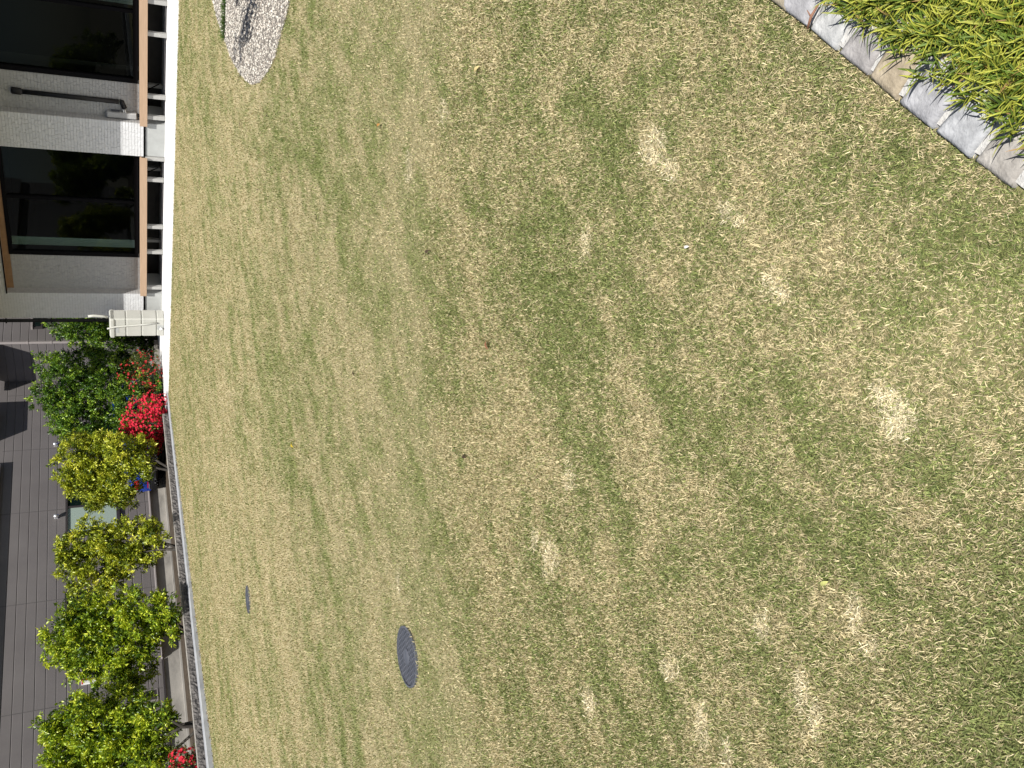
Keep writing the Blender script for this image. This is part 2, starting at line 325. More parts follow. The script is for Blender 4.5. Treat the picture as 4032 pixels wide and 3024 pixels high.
def blades(name, N, lo, hi, d0, pw, fine):                                          # short turf, thinned with distance, real blades everywhere
    q = np.linspace(lo, hi, 4000); pdf = q*np.minimum(1, (d0/q)**pw)*(np.clip((hi-q)/1.2, 0, 1) if fine else np.clip((q-lo)/1.2, 0, 1)); cdf = np.cumsum(pdf); cdf /= cdf[-1]
    d = np.interp(rng.random(N), cdf, q); a = (rng.random(N)-.5)*2*(R(30)+R(16)*np.exp(-(d-.4)/1.1))
    x = d*np.sin(a); y = d*np.cos(a)
    k = lawn_ok(x, y)
    if fine: k &= ~((vnoise(x*85, y*85) < .36) & (rng.random(N) < .45))
    x, y, d = x[k], y[k], d[k]; n = len(x)
    m = lawnmix(x, y); p = pale(x, y); s = bare(x, y)
    grow = np.maximum(1, (d/2.6))**.62
    L = rng.uniform(.007, .016, n)*(1+.25*p)*np.minimum(grow, 2.0); L = np.where(rng.random(n) < .03, L*1.8, L); wd = rng.uniform(.0012, .0021, n)*np.maximum(1, d/2.0)**.72
    az = rng.random(n)*2*math.pi; az = np.where(rng.random(n) < .35, rng.normal(R(-62), .5, n), az)
    tilt = np.clip(rng.normal(.88, .32, n), .1, 1.5); tilt = np.where(p > .3, np.clip(tilt+.3, 0, 1.5), tilt)
    hd = np.stack([np.cos(az), np.sin(az)], 1); perp = np.stack([-np.sin(az), np.cos(az)], 1)
    bz = rng.uniform(-.001, .007, n)*np.minimum(grow, 1.5)
    base = np.stack([x, y, bz], 1)
    mid = base.copy(); mid[:, :2] += hd*(L*.5*np.sin(tilt*.88))[:, None]; mid[:, 2] += L*.5*np.cos(tilt*.88)
    tip = mid.copy(); tip[:, :2] += hd*(L*.5*np.sin(np.minimum(tilt*1.12, 1.6)))[:, None]; tip[:, 2] += L*.5*np.cos(np.minimum(tilt*1.12, 1.6))
    tip[:, 2] = np.maximum(tip[:, 2], .001)
    w3 = np.zeros((n, 3)); w3[:, :2] = perp*wd[:, None]; roll = rng.normal(0, .5, n); w3[:, 2] = wd*np.sin(roll)
    V = np.stack([base-w3*.5, base+w3*.5, mid-w3*.45, mid+w3*.45, tip] if fine else [base-w3*.6, base+w3*.6, tip], 1).reshape(-1, 3)
    hf = .55*vnoise(x*140+3, y*140)+.45*vnoise(x*58, y*58+9)-.5; hf *= np.clip(6/(d+1), .3, 1)
    dry = rng.random(n) < np.clip(.14+.70*m+1.1*hf, .02, .98)
    v = rng.random(n)[:, None]
    cg = GREEN*(1-v)+GREEN2*v; cs = STRAW*v+STRAW2*(1-v)
    C = np.where(dry[:, None], cs, cg)
    pp = (rng.random(n) < p*.9)[:, None]; C = np.where(pp, PALE*(.6+.6*v), C)
    sb = (rng.random(n) < s*.0)[:, None]; C = np.where(sb, np.array([.34, .24, .15])*(.5+.8*v), C)
    j = np.clip((d-2)/12, 0, .6)[:, None]; C = C*(1.12-.20*np.clip((d-2)/5, 0, 1))[:, None]; C = C*(1+(rng.uniform(.55, 1.35, (n, 1))-1)*(1-j))
    if fine: i = np.arange(n)[:, None]*5; T = np.concatenate([i+np.array([[0, 1, 3]]), i+np.array([[0, 3, 2]]), i+np.array([[2, 3, 4]])], 0)
    else: T = np.arange(n*3).reshape(-1, 3)
    return V, T, np.repeat(C, 5 if fine else 3, 0)
g1 = blades('near', 880000, .45, 4.2, 1.8, 1.2, True); g2 = blades('far', 950000, 2.8, 23.8, 3.4, 1.3, False)
o = npmesh('grass', np.concatenate([g1[0], g2[0]]), np.concatenate([g1[1], g2[1]+len(g1[0])]), np.concatenate([g1[2], g2[2]]), M_grass)
tag(o, 'short mown turf of mixed green and straw blades covering the lawn', 'grass', kind='stuff')

# pale concrete strip along the house, gravel, kerb
b = MB(); b.prism([HF(-4, -1.4, 0)[:2], HF(-4, APO, 0)[:2], HF(16.1, APO, 0)[:2], HF(17.45, 1.75, 0)[:2], HF(17.45, -1.4, 0)[:2]], -.05, .018); struct('pavement', b, M_apron)
b = MB(); b.prism(G_OUT, -.04, .006); struct('gravel_bed', b, noisy('gravel_fines', (.11, .098, .085), (.22, .20, .175), 60, .95, .1, .6, 90, .01))
ribs = (4.75, 10.55, 4.40, 10.78)
def strip_d(x, y): return np.abs((x-4.35)*.0-(y-10.73)+(x-4.35)*(-.35))
def pebbles(n):
    x = rng.uniform(2.9, 6.6, n*3); y = rng.uniform(5.4, 12.6, n*3); k = inpoly(x, y, G_OUT)
    x, y = x[k][:n], y[k][:n]; n = len(x)
    k = ~((np.abs((y-10.80)-(x-4.42)*-.62) < .06) & (x > 4.33)); x, y = x[k], y[k]; n = len(x)
    r = rng.uniform(.005, .010, n); o = np.array([[1, 0, 0], [0, 1, 0], [-1, 0, 0], [0, -1, 0], [0, 0, 1], [.7, .7, .62], [-.7, .7, .6], [-.7, -.7, .55], [.7, -.7, .65]], float)
    V = o[None]*r[:, None, None]*rng.uniform(.7, 1.3, (n, 9, 3)); a = rng.random(n)*6.28; ca, sa = np.cos(a), np.sin(a)
    vx = V[:, :, 0]*ca[:, None]-V[:, :, 1]*sa[:, None]; vy = V[:, :, 0]*sa[:, None]+V[:, :, 1]*ca[:, None]
    V = np.stack([vx+x[:, None], vy+y[:, None], V[:, :, 2]*.8+.006+rng.uniform(-.002, .006, n)[:, None]], 2).reshape(-1, 3)
    t = np.array([[0, 5, 4], [5, 1, 4], [1, 6, 4], [6, 2, 4], [2, 7, 4], [7, 3, 4], [3, 8, 4], [8, 0, 4]]); T = (np.arange(n)[:, None, None]*9+t[None]).reshape(-1, 3)
    pal = np.array([[.55, .51, .44], [.66, .62, .54], [.44, .40, .345], [.50, .44, .37], [.74, .70, .62], [.30, .265, .23]]); C = pal[rng.integers(0, 6, n)]*rng.uniform(.85, 1.15, (n, 1))
    return tag(npmesh('gravel', V, T, np.repeat(C, 9, 0), M_pebble), 'beige crushed stone chippings in the pointed bed beside the lawn', 'gravel', kind='stuff')
pebbles(30000)

b = MB(); hL, hR = .105, .045
def kz(s): return hL+(hR-hL)*min(max(s/8.3, -.3), 1.35)
ks = np.arange(-7, 10.6, .6); vs = []; fs = []
for s in ks:
    e = rnd.uniform(-.006, .006)
    vs += [KF(s, -.004+e, -.1), KF(s, e, kz(s)-.012), KF(s, .014+e, kz(s)), KF(s, .235, kz(s)+.004), KF(s, .235, -.1)]
for i in range(len(ks)-1):
    for k in range(4): fs.append((i*5+k, (i+1)*5+k, (i+1)*5+k+1, i*5+k+1))
b.add(vs, fs)
tag(obj('concrete_kerb', b, M_kerb), 'long low grey concrete kerb edging the far left side of the lawn', 'kerb')
# low split faced block wall
wl = thing('block_wall', KF(2, .3, 0), 'low dark grey split-face block wall just behind the concrete kerb', 'wall')
b = MB(); t = MB(); s = -7.
while s < 9.4:
    L = .388; z1 = kz(s)+.125; nx, nz = 9, 5; vs = []; fs = []
    for k in range(nz+1):
        for i in range(nx+1):
            e = (i in (0, nx)) or (k in (0, nz)); vs.append(KF(s+.006+(L-.012)*i/nx, .262-(0 if e else rnd.uniform(.0, .022)), .0+(z1-.0)*k/nz))
    for k in range(nz):
        for i in range(nx): q = k*(nx+1)+i; fs.append((q, q+1, q+nx+2, q+nx+1))
    b.add(vs, fs); b.box(KF, s, s+L, .264, .375, -.12, z1-.003); t.box(KF, s+.004, s+L-.004, .263+rnd.uniform(0, .004), .378, z1-.001, z1+.012); s += L
obj('block', b, M_block, wl); obj('cap', t, M_litblock, wl)

# ------------------------------------------------------------------ white house
hs = thing('white_house', HF(10, -4, 0), 'white brick-tiled house with dark windows, open underfloor and black downpipe', 'house')
tiles = MB(); shade_tiles = MB(); back = MB()
def tiled(P, a0, a1, z0, z1, amp=.0028, fine=True, tiles=tiles):                    # P(a, depth, z): rows of rough hewn white tiles
    h = .0615; nrow = int(math.ceil((z1-z0)/h))
    for r_ in range(nrow):
        za, zb = z0+r_*h, min(z0+(r_+1)*h, z1)
        if zb-za < .02: continue
        a = a0
        while a < a1-.01:
            L = rnd.choice((.10, .14, .17, .21)); e = min(a+L, a1)
            if a1-e < .05: e = a1
            nx = 4 if fine else 2; nz = 2; g = .0032; vs = []; fs = []; tl = rnd.uniform(-1, 1)*amp; tz = rnd.uniform(-1, 1)*amp
            for k in range(nz+1):
                for i in range(nx+1):
                    u_, v_ = i/nx, k/nz; d = .011+tl*(u_-.5)+tz*(v_-.5)+rnd.uniform(-amp, amp)*.8
                    vs.append(P(a+g+(e-a-2*g)*u_, d, za+g*.8+(zb-za-1.6*g)*v_))
            for k in range(nz):
                for i in range(nx): q = k*(nx+1)+i; fs.append((q, q+1, q+nx+2, q+nx+1))
            n0 = len(vs); rim = [0, nx, (nz+1)*(nx+1)-1, nz*(nx+1)]
            cs = [(a+g*.4, za+g*.3), (e-g*.4, za+g*.3), (e-g*.4, zb-g*.3), (a+g*.4, zb-g*.3)]
            vs += [P(c[0], .0, c[1]) for c in cs]
            low = list(range(nx+1)); hi = [nz*(nx+1)+i for i in range(nx+1)]; lf = [k*(nx+1) for k in range(nz+1)]; rt = [k*(nx+1)+nx for k in range(nz+1)]
            fs += [tuple([n0, n0+1]+low[::-1]), tuple([n0+2, n0+3]+hi), tuple([n0+3, n0]+lf), tuple([n0+1, n0+2]+rt[::-1])]
            tiles.add(vs, fs); a = e
Z0, ZT = .472, 4.5
PIL = [(14.86, 15.66), (10.03, 10.855)]
RD = -.2                                                               # recess depth
front = lambda o0: (lambda a, d, z: HF(a, o0+d, z))
for s0, s1 in PIL:
    tiled(front(0), s0, s1, Z0, 3.9); rt_ = MB(); tiled((lambda s_: (lambda a, d, z: HF(s_-d, a, z)))(s0), RD, .010, Z0, 3.6, tiles=rt_); obj('return_tile', rt_, M_shadetile, hs)
    back.box(HF, s0+.002, s1-.002, -.3, .003, Z0-.01, ZT)
WZ0, WZ1 = .575, 3.42
w1l = HF.at(540, 327, RD)[0]; w2l = HF.at(545, 1011, RD)[0]; w2r = 10.80
for a_, e_ in ((w2l+.01, 14.86), (w1l+.01, 10.03)): shade_tiles = MB(); tiled(front(RD), a_, e_, .55, 3.40, tiles=shade_tiles); obj('recess_tile', shade_tiles, M_shadetile, hs)
back.box(HF, w2l, 14.86, RD-.15, RD+.003, .5, 3.6); back.box(HF, w1l, 10.03, RD-.15, RD+.003, .5, 3.6)
tiled(front(0), 10.855, 14.86, 3.56, 3.95, fine=False); back.box(HF, 10.855, 14.86, -.3, .003, 3.565, ZT); back.box(HF, -6, 10.03, -.3, .003, 3.565, ZT)
back.box(HF, -6, 14.86, RD-.14, RD-.002, WZ1+.02, 3.6)
obj('tile', tiles, M_tile, hs); obj('wall', back, M_grout, hs)
body = MB(); body.box(HF, 15.4, 15.655, -9, -.31, .3, ZT); body.box(HF, -6, 15.655, -9.2, -9, -.05, ZT); body.box(HF, -6.2, -6, -9, 0, -.05, ZT)
obj('side_wall', body, M_tile, hs)
fd = MB(); tr = MB()
for s0, s1 in PIL:
    fd = MB(); tr = MB(); fd.box(HF, s0+.01, s1-.006, -.9, -.028, -.1, .425); obj('foundation', fd, M_found, hs); tr.box(HF, s0+.004, s1-.001, -.3, .006, .452, .469); tr.box(HF, s0+.006, s1-.003, -.3, -.006, .43, .4535); obj('drip_edge', tr, M_black, hs)
fd = MB(); fd.box(HF, 15.4, 15.654, -9, -.9, -.1, .425); obj('side_foundation', fd, M_found, hs)
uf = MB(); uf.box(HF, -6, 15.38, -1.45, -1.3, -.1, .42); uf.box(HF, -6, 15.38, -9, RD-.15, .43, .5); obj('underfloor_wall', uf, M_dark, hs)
sf = MB(); sf.box(HF, 10.857, 14.858, RD+.012, -.001, 3.54, 3.56); sf.box(HF, 10.857, 14.858, RD+.004, RD+.02, 3.40, 3.538); obj('soffit', sf, M_soffit, hs)
ed = MB(); ed.box(HF, 10.855, 14.87, .004, .03, 3.535, 3.562); obj('soffit_edge', ed, M_black, hs)
rf = MB(); rf.box(HF, -7, 16.45, -10, 1.70, 4.06, 4.24); rf.box(HF, -7, 16.45, 1.702, 1.73, 4.05, 4.26)
rf.add([HF(-7, 1.68, 4.25), HF(16.45, 1.68, 4.25), HF(16.45, -4.2, 6.2), HF(-7, -4.2, 6.2), HF(-7, -10, 4.25), HF(16.45, -10, 4.25)], [(0, 1, 2, 3), (3, 2, 5, 4), (1, 5, 2), (0, 3, 4)])
obj('roof', rf, M_bronze, hs)
def house_window(sl_, sr_, mull, name='window'):
    f = MB(); o0, o1 = RD-.06, RD+.03; fwid = .10
    f.box(HF, sl_-fwid, sl_, o0, o1, WZ0, WZ1); f.box(HF, sr_, sr_+fwid, o0, o1, WZ0, WZ1)
    f.box(HF, sr_+fwid, sl_-fwid, o0, o1, WZ0, WZ0+.09); f.box(HF, sr_+fwid, sl_-fwid, o0, o1, WZ1-.09, WZ1)
    wnd = obj(name, f, M_black, hs)
    for q in mull: m = MB(); m.box(HF, q-.035, q+.035, o0+.02, o1-.004, WZ0+.09, WZ1-.09); obj('mullion', m, M_black, wnd)
    edges = [sr_+fwid]+sorted(mull)+[sl_-fwid]
    for i in range(len(edges)-1):
        a, c = edges[i]+(.035 if i else 0), edges[i+1]-(.035 if i < len(edges)-2 else 0)
        p = MB(); dz = RD-.03+.012*(i % 2); p.add([HF(a, dz, WZ0+.09), HF(c, dz, WZ0+.09), HF(c, dz, WZ1-.09), HF(a, dz, WZ1-.09)], [(0, 1, 2, 3)]); obj('pane', p, M_glass, wnd)
    return wnd
m2 = HF.at(300, 785, RD)[0]; m1 = HF.at(510, 43, RD)[0]
wA = house_window(w2l, w2r, [m2]); wB = house_window(w1l, 4.2, [m1, m1-2.1])
c = MB()
def drape(c, s0, s1, o, z0, z1, n):
    for i in range(n):
        a, e = s0+(s1-s0)*i/n, s0+(s1-s0)*(i+1)/n; c.box(HF, a+.003, e-.003, o-(.03 if i % 2 else 0), o+.02, z0, z1)
drape(c, w2l-.36, w2l-.13, RD-.22, .62, 3.36, 4); obj('curtain', c, M_curtain, wA)
c = MB(); drape(c, m1-.20, m1-.05, RD-.22, .62, 3.36, 3); obj('curtain', c, M_curtain, wB)
rm = MB(); rm.box(HF, 4, 15.3, -4.6, -4.5, .5, 3.6); rm.box(HF, 15.1, 15.2, -4.5, RD-.3, .5, 3.6); rm.box(HF, -5.9, 15.3, -4.5, RD-.16, 3.6, 3.68); rm.box(HF, 8.9, 9.0, -4.5, RD-.2, .5, 3.6); rm.box(HF, -5.5, -5.4, -4.5, RD-.2, .5, 3.6)
obj('room_wall', rm, M_room, hs)
# downpipe at the corner
dp = MB(); pc = HF(15.725, .03, 0); dp.tube([pc+np.array([0, 0, z]) for z in (.05, 1, 2, 3, 4.05)], .043, 12)
for z in (.62, 1.62, 2.62, 3.62): dp.box(HF, 15.675, 15.775, -.02, .078, z, z+.03)
dp.tube([pc+np.array([0, 0, .0]), pc+np.array([0, 0, .14])], .055, 12); obj('downpipe', dp, M_blackp, hs)
tb = MB(); tb.box(HF, *sorted((10.855, 10.80)), RD+.03, .0, .72, 1.45); obj('glass_reflection', tb, M_found, hs)  # pale strip standing in for a reflection in the window glass
# air conditioner pipe cover and the outdoor unit half hidden by the pillar
def hp(x, y, o): q = HF.at(x, y, o); return HF(q[0], o, q[1])
pd = MB(); A_, B_, C_ = hp(62, 358, RD+.05), hp(480, 402, RD+.05), hp(490, 426, RD+.05)
pd.tube([A_, A_*.5+B_*.5, B_*.97+A_*.03], .052, 8); pd.tube([B_*.985+A_*.015, B_, B_*.55+C_*.45, C_], .056, 8)
pd.tube([hp(42, 354, RD+.06), hp(48, 355, RD+.06), hp(80, 360, RD+.055), hp(88, 361, RD+.05)], [.055, .075, .075, .05], 8)
obj('pipe_cover', pd, M_blackp, hs, smooth=True)
t_ = MB(); t_.tube([C_, hp(492, 436, RD+.09), hp(497, 447, RD+.1)], .013, 6); t_.tube([C_+np.array([0, 0, .03]), hp(486, 437, RD+.09), hp(489, 446, RD+.1)], .011, 6); obj('refrigerant_pipe', t_, M_white, hs, smooth=True)
ac = thing('air_conditioner', HF(10.0, -.02, .56), 'small pale outdoor air conditioner on the right deck beside the white pillar', 'air conditioner')
q0 = HF.at(500, 440, RD+.1)[0]
b = MB(); b.box(HF, q0+.03, 10.00, RD+.03, -.07, .60, 1.22, .02); obj('casing', b, M_shadetile, ac)
b = MB(); b.box(HF, q0+.04, q0+.07, RD+.06, -.05, .555, .60); obj('foot', b, M_blackp, ac); b = MB(); b.box(HF, q0-.004, q0, -.15, -.06, .95, 1.12); obj('handle', b, M_grate, ac)

def deck(s0, s1, posts, backs, label):
    d = thing('deck', HF((s0+s1)/2, 0, 0), label, 'deck', 'raised decks between the white pillars')
    b = MB(); b.box(HF, s0, s1, .045, .085, .398, .552, .003); obj('fascia', b, M_wood, d)
    b = MB(); o = .043
    while o > RD+.02: b.box(HF, s0+.004, s1-.004, max(o-.115, RD+.032), o, .515, .548); o -= .12
    obj('board', b, M_wood, d)
    b = MB(); b.box(HF, s0+.01, s1-.01, -.02, .03, .44, .512); b.box(HF, s0+.01, s1-.01, -.98, -.93, .36, .425); obj('joist', b, M_black, d)
    for y in posts:
        s = HF.at(615, y, 0)[0]; b = MB(); b.box(HF, s-.042, s+.042, -.075, .015, .02, .438, .003); b.box(HF, s-.06, s+.06, -.09, .03, .012, .022); obj('post', b, M_alu, d)
    for y in backs:
        s = HF.at(615, y, -.95)[0]; b = MB(); b.box(HF, s-.042, s+.042, -1.0, -.91, .02, .36, .003); obj('post', b, M_alu, d)
    s = HF.at(600, backs[0]+40, -.5)[0]
    b = MB(); b.tube([HF(s+.1, -.9, .40), HF(s-.25, -.6, .12)], .014, 6); obj('brace', b, M_black, d)
deck(10.862, 14.875, (627, 710, 895, 994, 1134), (664, 946), 'left wooden deck on silver posts under the two-pane window by the downpipe')
deck(2.5, 10.06, (9, 137, 383, 465), (338,), 'right wooden deck on silver posts beneath the black pipe cover')

# ------------------------------------------------------------------ rainwater tank
tc_ = gp(650, 1292); 
class RF:                                                              # tank frame facing the camera side of the house
    pass
TF = Frame(R(135.48), R(225.48), 0); ts, to = tc_@TF.u, tc_@TF.n
sw = HF.at(560, 1258, 0.2); tk = thing('rainwater_tank', tc_, 'ivory ribbed rainwater tank standing by the black downpipe', 'water tank')
tl, trr = vp(600, 1324, tc_, TF.n)@TF.u, vp(600, 1256, tc_, TF.n)@TF.u
zt = vp(434, 1300, tc_, TF.n)[2]; b = MB()
zz = [.02, .20, .555, .925, 1.30, zt-.11]
for i in range(5):
    b.box(TF, trr, tl, to-.38, to, zz[i]+(.006 if i else 0), zz[i+1]-.006, .022)
b.box(TF, trr+.02, tl-.02, to-.36, to-.02, .03, zt-.12); obj('body', b, M_ivory, tk)
b = MB(); b.box(TF, trr-.0, tl+.022, to-.40, to+.03, zt-.10, zt, .02); obj('lid', b, M_ivory, tk)
b = MB(); sm = (tl+trr)/2; b.box(TF, sm-.075, sm+.075, to-.01, to+.003, .03, .185); obj('tap_recess', b, M_found, tk)
b = MB(); b.tube([TF(sm, to, .10), TF(sm, to+.05, .10)], .02, 10); b.tube([TF(sm, to+.05, .10), TF(sm, to+.075, .10)], .038, 12); obj('tap', b, M_white, tk, smooth=True)
b = MB(); b.box(TF, sm-.02, sm+.17, to-.01, to+.004, zt-.20, zt-.105); obj('overflow_recess', b, M_found, tk)
b = MB(); hz = [(0.02, 1.36), (.0, 1.30), (-.035, 1.20), (-.07, .9), (-.11, .5), (-.16, .22)]
b.tube([TF(sm+q[0]-.02, to+.03, q[1]) for q in hz], .022, 10); obj('hose', b, M_ivory, tk, smooth=True)
b = MB(); b.tube([TF(trr+.02, to-.10, 1.34), TF(trr-.01, to-.10, 1.46), TF(trr-.03, to-.1, 1.66), TF(trr-.01, to-.1, 1.78)], .033, 10); obj('inlet_pipe', b, M_ivory, tk, smooth=True)

# ------------------------------------------------------------------ grey neighbour
nb = thing('grey_building', NF(16, -4, 0), 'grey horizontal-siding building with bronze windows behind the trees', 'building')
sd = MB(); zk = 3.531; PT = .2333
def siding(P, a0, a1, z0, z1):
    k = math.floor((z0-zk)/PT)
    while zk+k*PT < z1:
        za, zb = max(zk+k*PT, z0), min(zk+(k+1)*PT, z1); k += 1
        if zb-za < .02: continue
        g = .0075
        pr = [(za, -.014), (za+g, -.012), (za+g+.004, .0), (zb-g-.008, .0), (zb-g, -.006), (zb, -.014)]
        vs = [P(a, d, z) for z, d in pr for a in (a0, a1)]; sd.add(vs, [(2*i, 2*i+1, 2*i+3, 2*i+2) for i in range(len(pr)-1)])
OD = 1.78; SC = 22.25
siding(lambda a, d, z: NF(a, d, z), 2, SC, .38, 7.2); siding(lambda a, d, z: NF(SC-d, a, z), -.01, OD, .38, 7.2); siding(lambda a, d, z: NF(a, OD+d, z), SC, 32, .38, 7.2)
obj('siding', sd, M_side, nb)
co = MB(); co.box(NF, 2, 32, -9, -.05, .3, 7.2); co.box(NF, SC+.05, 32, -.05, OD-.05, .3, 7.2); obj('wall', co, M_bronze, nb)
for s in [NF.at(x, y)[0] for x, y in ((150, 2014), (140, 2372), (110, 2803))]+[19.3, 21.6]:
    jt = MB(); jt.box(NF, s-.011, s+.011, -.02, .0015, .42, 4.28); obj('sealant_joint', jt, M_joint, nb)
fn = MB(); fn.box(NF, 2, 32, -.4, -.035, -.3, .345); fn.box(NF, SC+.035, 32, -.04, OD-.035, -.3, .345); obj('foundation', fn, M_nfound, nb)
ft = MB(); ft.box(NF, 2, SC, -.03, .10, -.3, -.055); obj('footing', ft, M_nfound, nb)
dr = MB(); dr.box(NF, 2, 11.72, -.02, .022, .347, .372); dr.box(NF, 2, 11.72, -.02, .01, .371, .39); obj('drip_edge', dr, M_bronze, nb); dr = MB(); dr.box(NF, SC-.03, SC+.02, 0, OD+.02, .35, .378); dr.box(NF, SC, 32, OD-.02, OD+.022, .349, .379); obj('drip_edge', dr, M_bronze, nb)
dl = MB(); dl.box(NF, 11.74, SC-.04, -.02, .085, .352, .405, .012); obj('sill_trim', dl, M_lbronze, nb)
def nwin(s0, s1, z0, z1, split, frost_left):
    f = MB(); t = .055
    f.box(NF, s0, s1, -.02, .05, z1-t, z1); f.box(NF, s0, s1, -.02, .062, z0, z0+t); f.box(NF, s0, s0+t, -.02, .049, z0+t, z1-t); f.box(NF, s1-t, s1, -.02, .049, z0+t, z1-t)
    f.box(NF, s0-.01, s1+.01, -.02, .075, z0-.03, z0-.002)
    wn = obj('window', f, M_bronze, nb); m = MB(); m.box(NF, split-.03, split+.03, -.01, .04, z0+t, z1-t); obj('sash', m, M_bronze, wn)
    p = MB(); p.box(NF, s0+t, split-.03, .002, .012, z0+t, z1-t); obj('pane', p, M_frost if frost_left else M_dglass, wn)
    p = MB(); p.box(NF, split+.03, s1-t, .002, .022, z0+t, z1-t); obj('pane', p, M_dglass, wn); return wn
nwin(16.02, 18.6, 1.24, 2.62, 16.98, True); nwin(12.2, 14.12, 1.95, 2.64, 13.85, False); nwin(19.25, 20.2, 1.3, 2.62, 19.7, False)
z_a, z_b = NF.at(130, 1278, OD)[1], NF.at(168, 1278, OD)[1]; s_a = NF.at(150, 1296, OD)[0]
f = MB(); f.box(NF, s_a, s_a+2, OD-.01, OD+.07, z_b, z_a); wn = obj('window', f, M_bronze, nb); p = MB(); p.box(NF, s_a+.06, s_a+1.9, OD+.072, OD+.078, z_b+.06, z_a-.06); obj('pane', p, M_dglass, wn)
p = MB(); p.box(NF, s_a-.02, s_a+2, OD-.01, OD+.11, z_a+.002, z_a+.05); obj('hood', p, M_lbronze, wn)
for x, y in ((221, 2032), (219, 1748)):
    s, z = NF.at(x, y, .09); lp = MB(); lp.box(NF, s-.035, s+.035, -.01, .03, z-.05, z+.05, .008); lp.tube([NF(s, .02, z-.02), NF(s, .07, z-.01)], .018, 8); lb = obj('lamp', lp, M_steel, nb)
    c = NF(s, .10, z); g = MB(); g.lathe(c, [(.0, -.075), (.03, -.07), (.058, -.04), (.066, 0), (.058, .04), (.03, .066), (.0, .07)], 14); obj('lamp_head', g, M_chrome if False else M_steel, lb, smooth=True)
ov = MB(); ov.box(NF, 2, 18.7, .0, .15, 4.30, 7.2); ov.box(NF, 19.63, 20.86, .0, .44, 4.56, 7.2); ov.box(NF, SC-.62, SC-.002, .2, OD, 4.6, 4.75); obj('upper_storey', ov, M_side, nb)
dq = MB(); dp_ = NF(SC-.05, OD-.06, 0)
dq.tube([dp_+np.array([0, 0, z]) for z in (.1, 2, 4, 7)], .045, 10)
for z in (2.9, 3.55): dq.tube([dp_+np.array([0, 0, z]), dp_+np.array([0, 0, z+.05])], .055, 10)
obj('downpipe', dq, M_lbronze, nb)
s, z = NF.at(350, 2683); q = MB(); q.box(NF, s-.08, s+.08, 0, .05, z-.17, z+.17, .01); mb_ = obj('meter_box', q, M_white, nb); q = MB(); q.box(NF, s+.02, s+.06, .05, .052, z-.13, z+.15); q.box(NF, s-.08, s+.08, .0502, .0515, z+.13, z+.165); obj('red_stripe', q, M_redtag, mb_)
s, z = NF.at(315, 2642); q = MB(); q.box(NF, s-.06, s+.06, 0, .10, z-.07, z+.07, .03); obj('vent_hood', q, M_lbronze, nb)
s, z = NF.at(612, 2735); q = MB(); q.box(NF, s-.16, s+.16, 0, .012, z-.06, z+.28); vt = obj('floor_vent', q, M_lbronze, nb); q = MB(); q.box(NF, s-.13, s+.13, .012, .016, z-.03, z+.25); obj('vent_grille', q, M_bronze, vt)
s0, s1 = NF.at(640, 2592)[0], NF.at(640, 2506)[0]; q = MB(); q.box(NF, s0, s1, .0, .28, .41, 1.3, .02); cb = obj('utility_cabinet', q, M_side, nb); q = MB(); q.box(NF, s0-.01, s1+.01, 0, .30, .375, .409, .01); obj('cabinet_base', q, M_lbronze, cb)
rf = MB(); rf.box(NF, 1.5, 32.5, -9.5, .35, 7.21, 7.4); rf.box(NF, SC+.3, 32.5, .352, OD+.35, 7.21, 7.4); obj('roof', rf, M_bronze, nb)

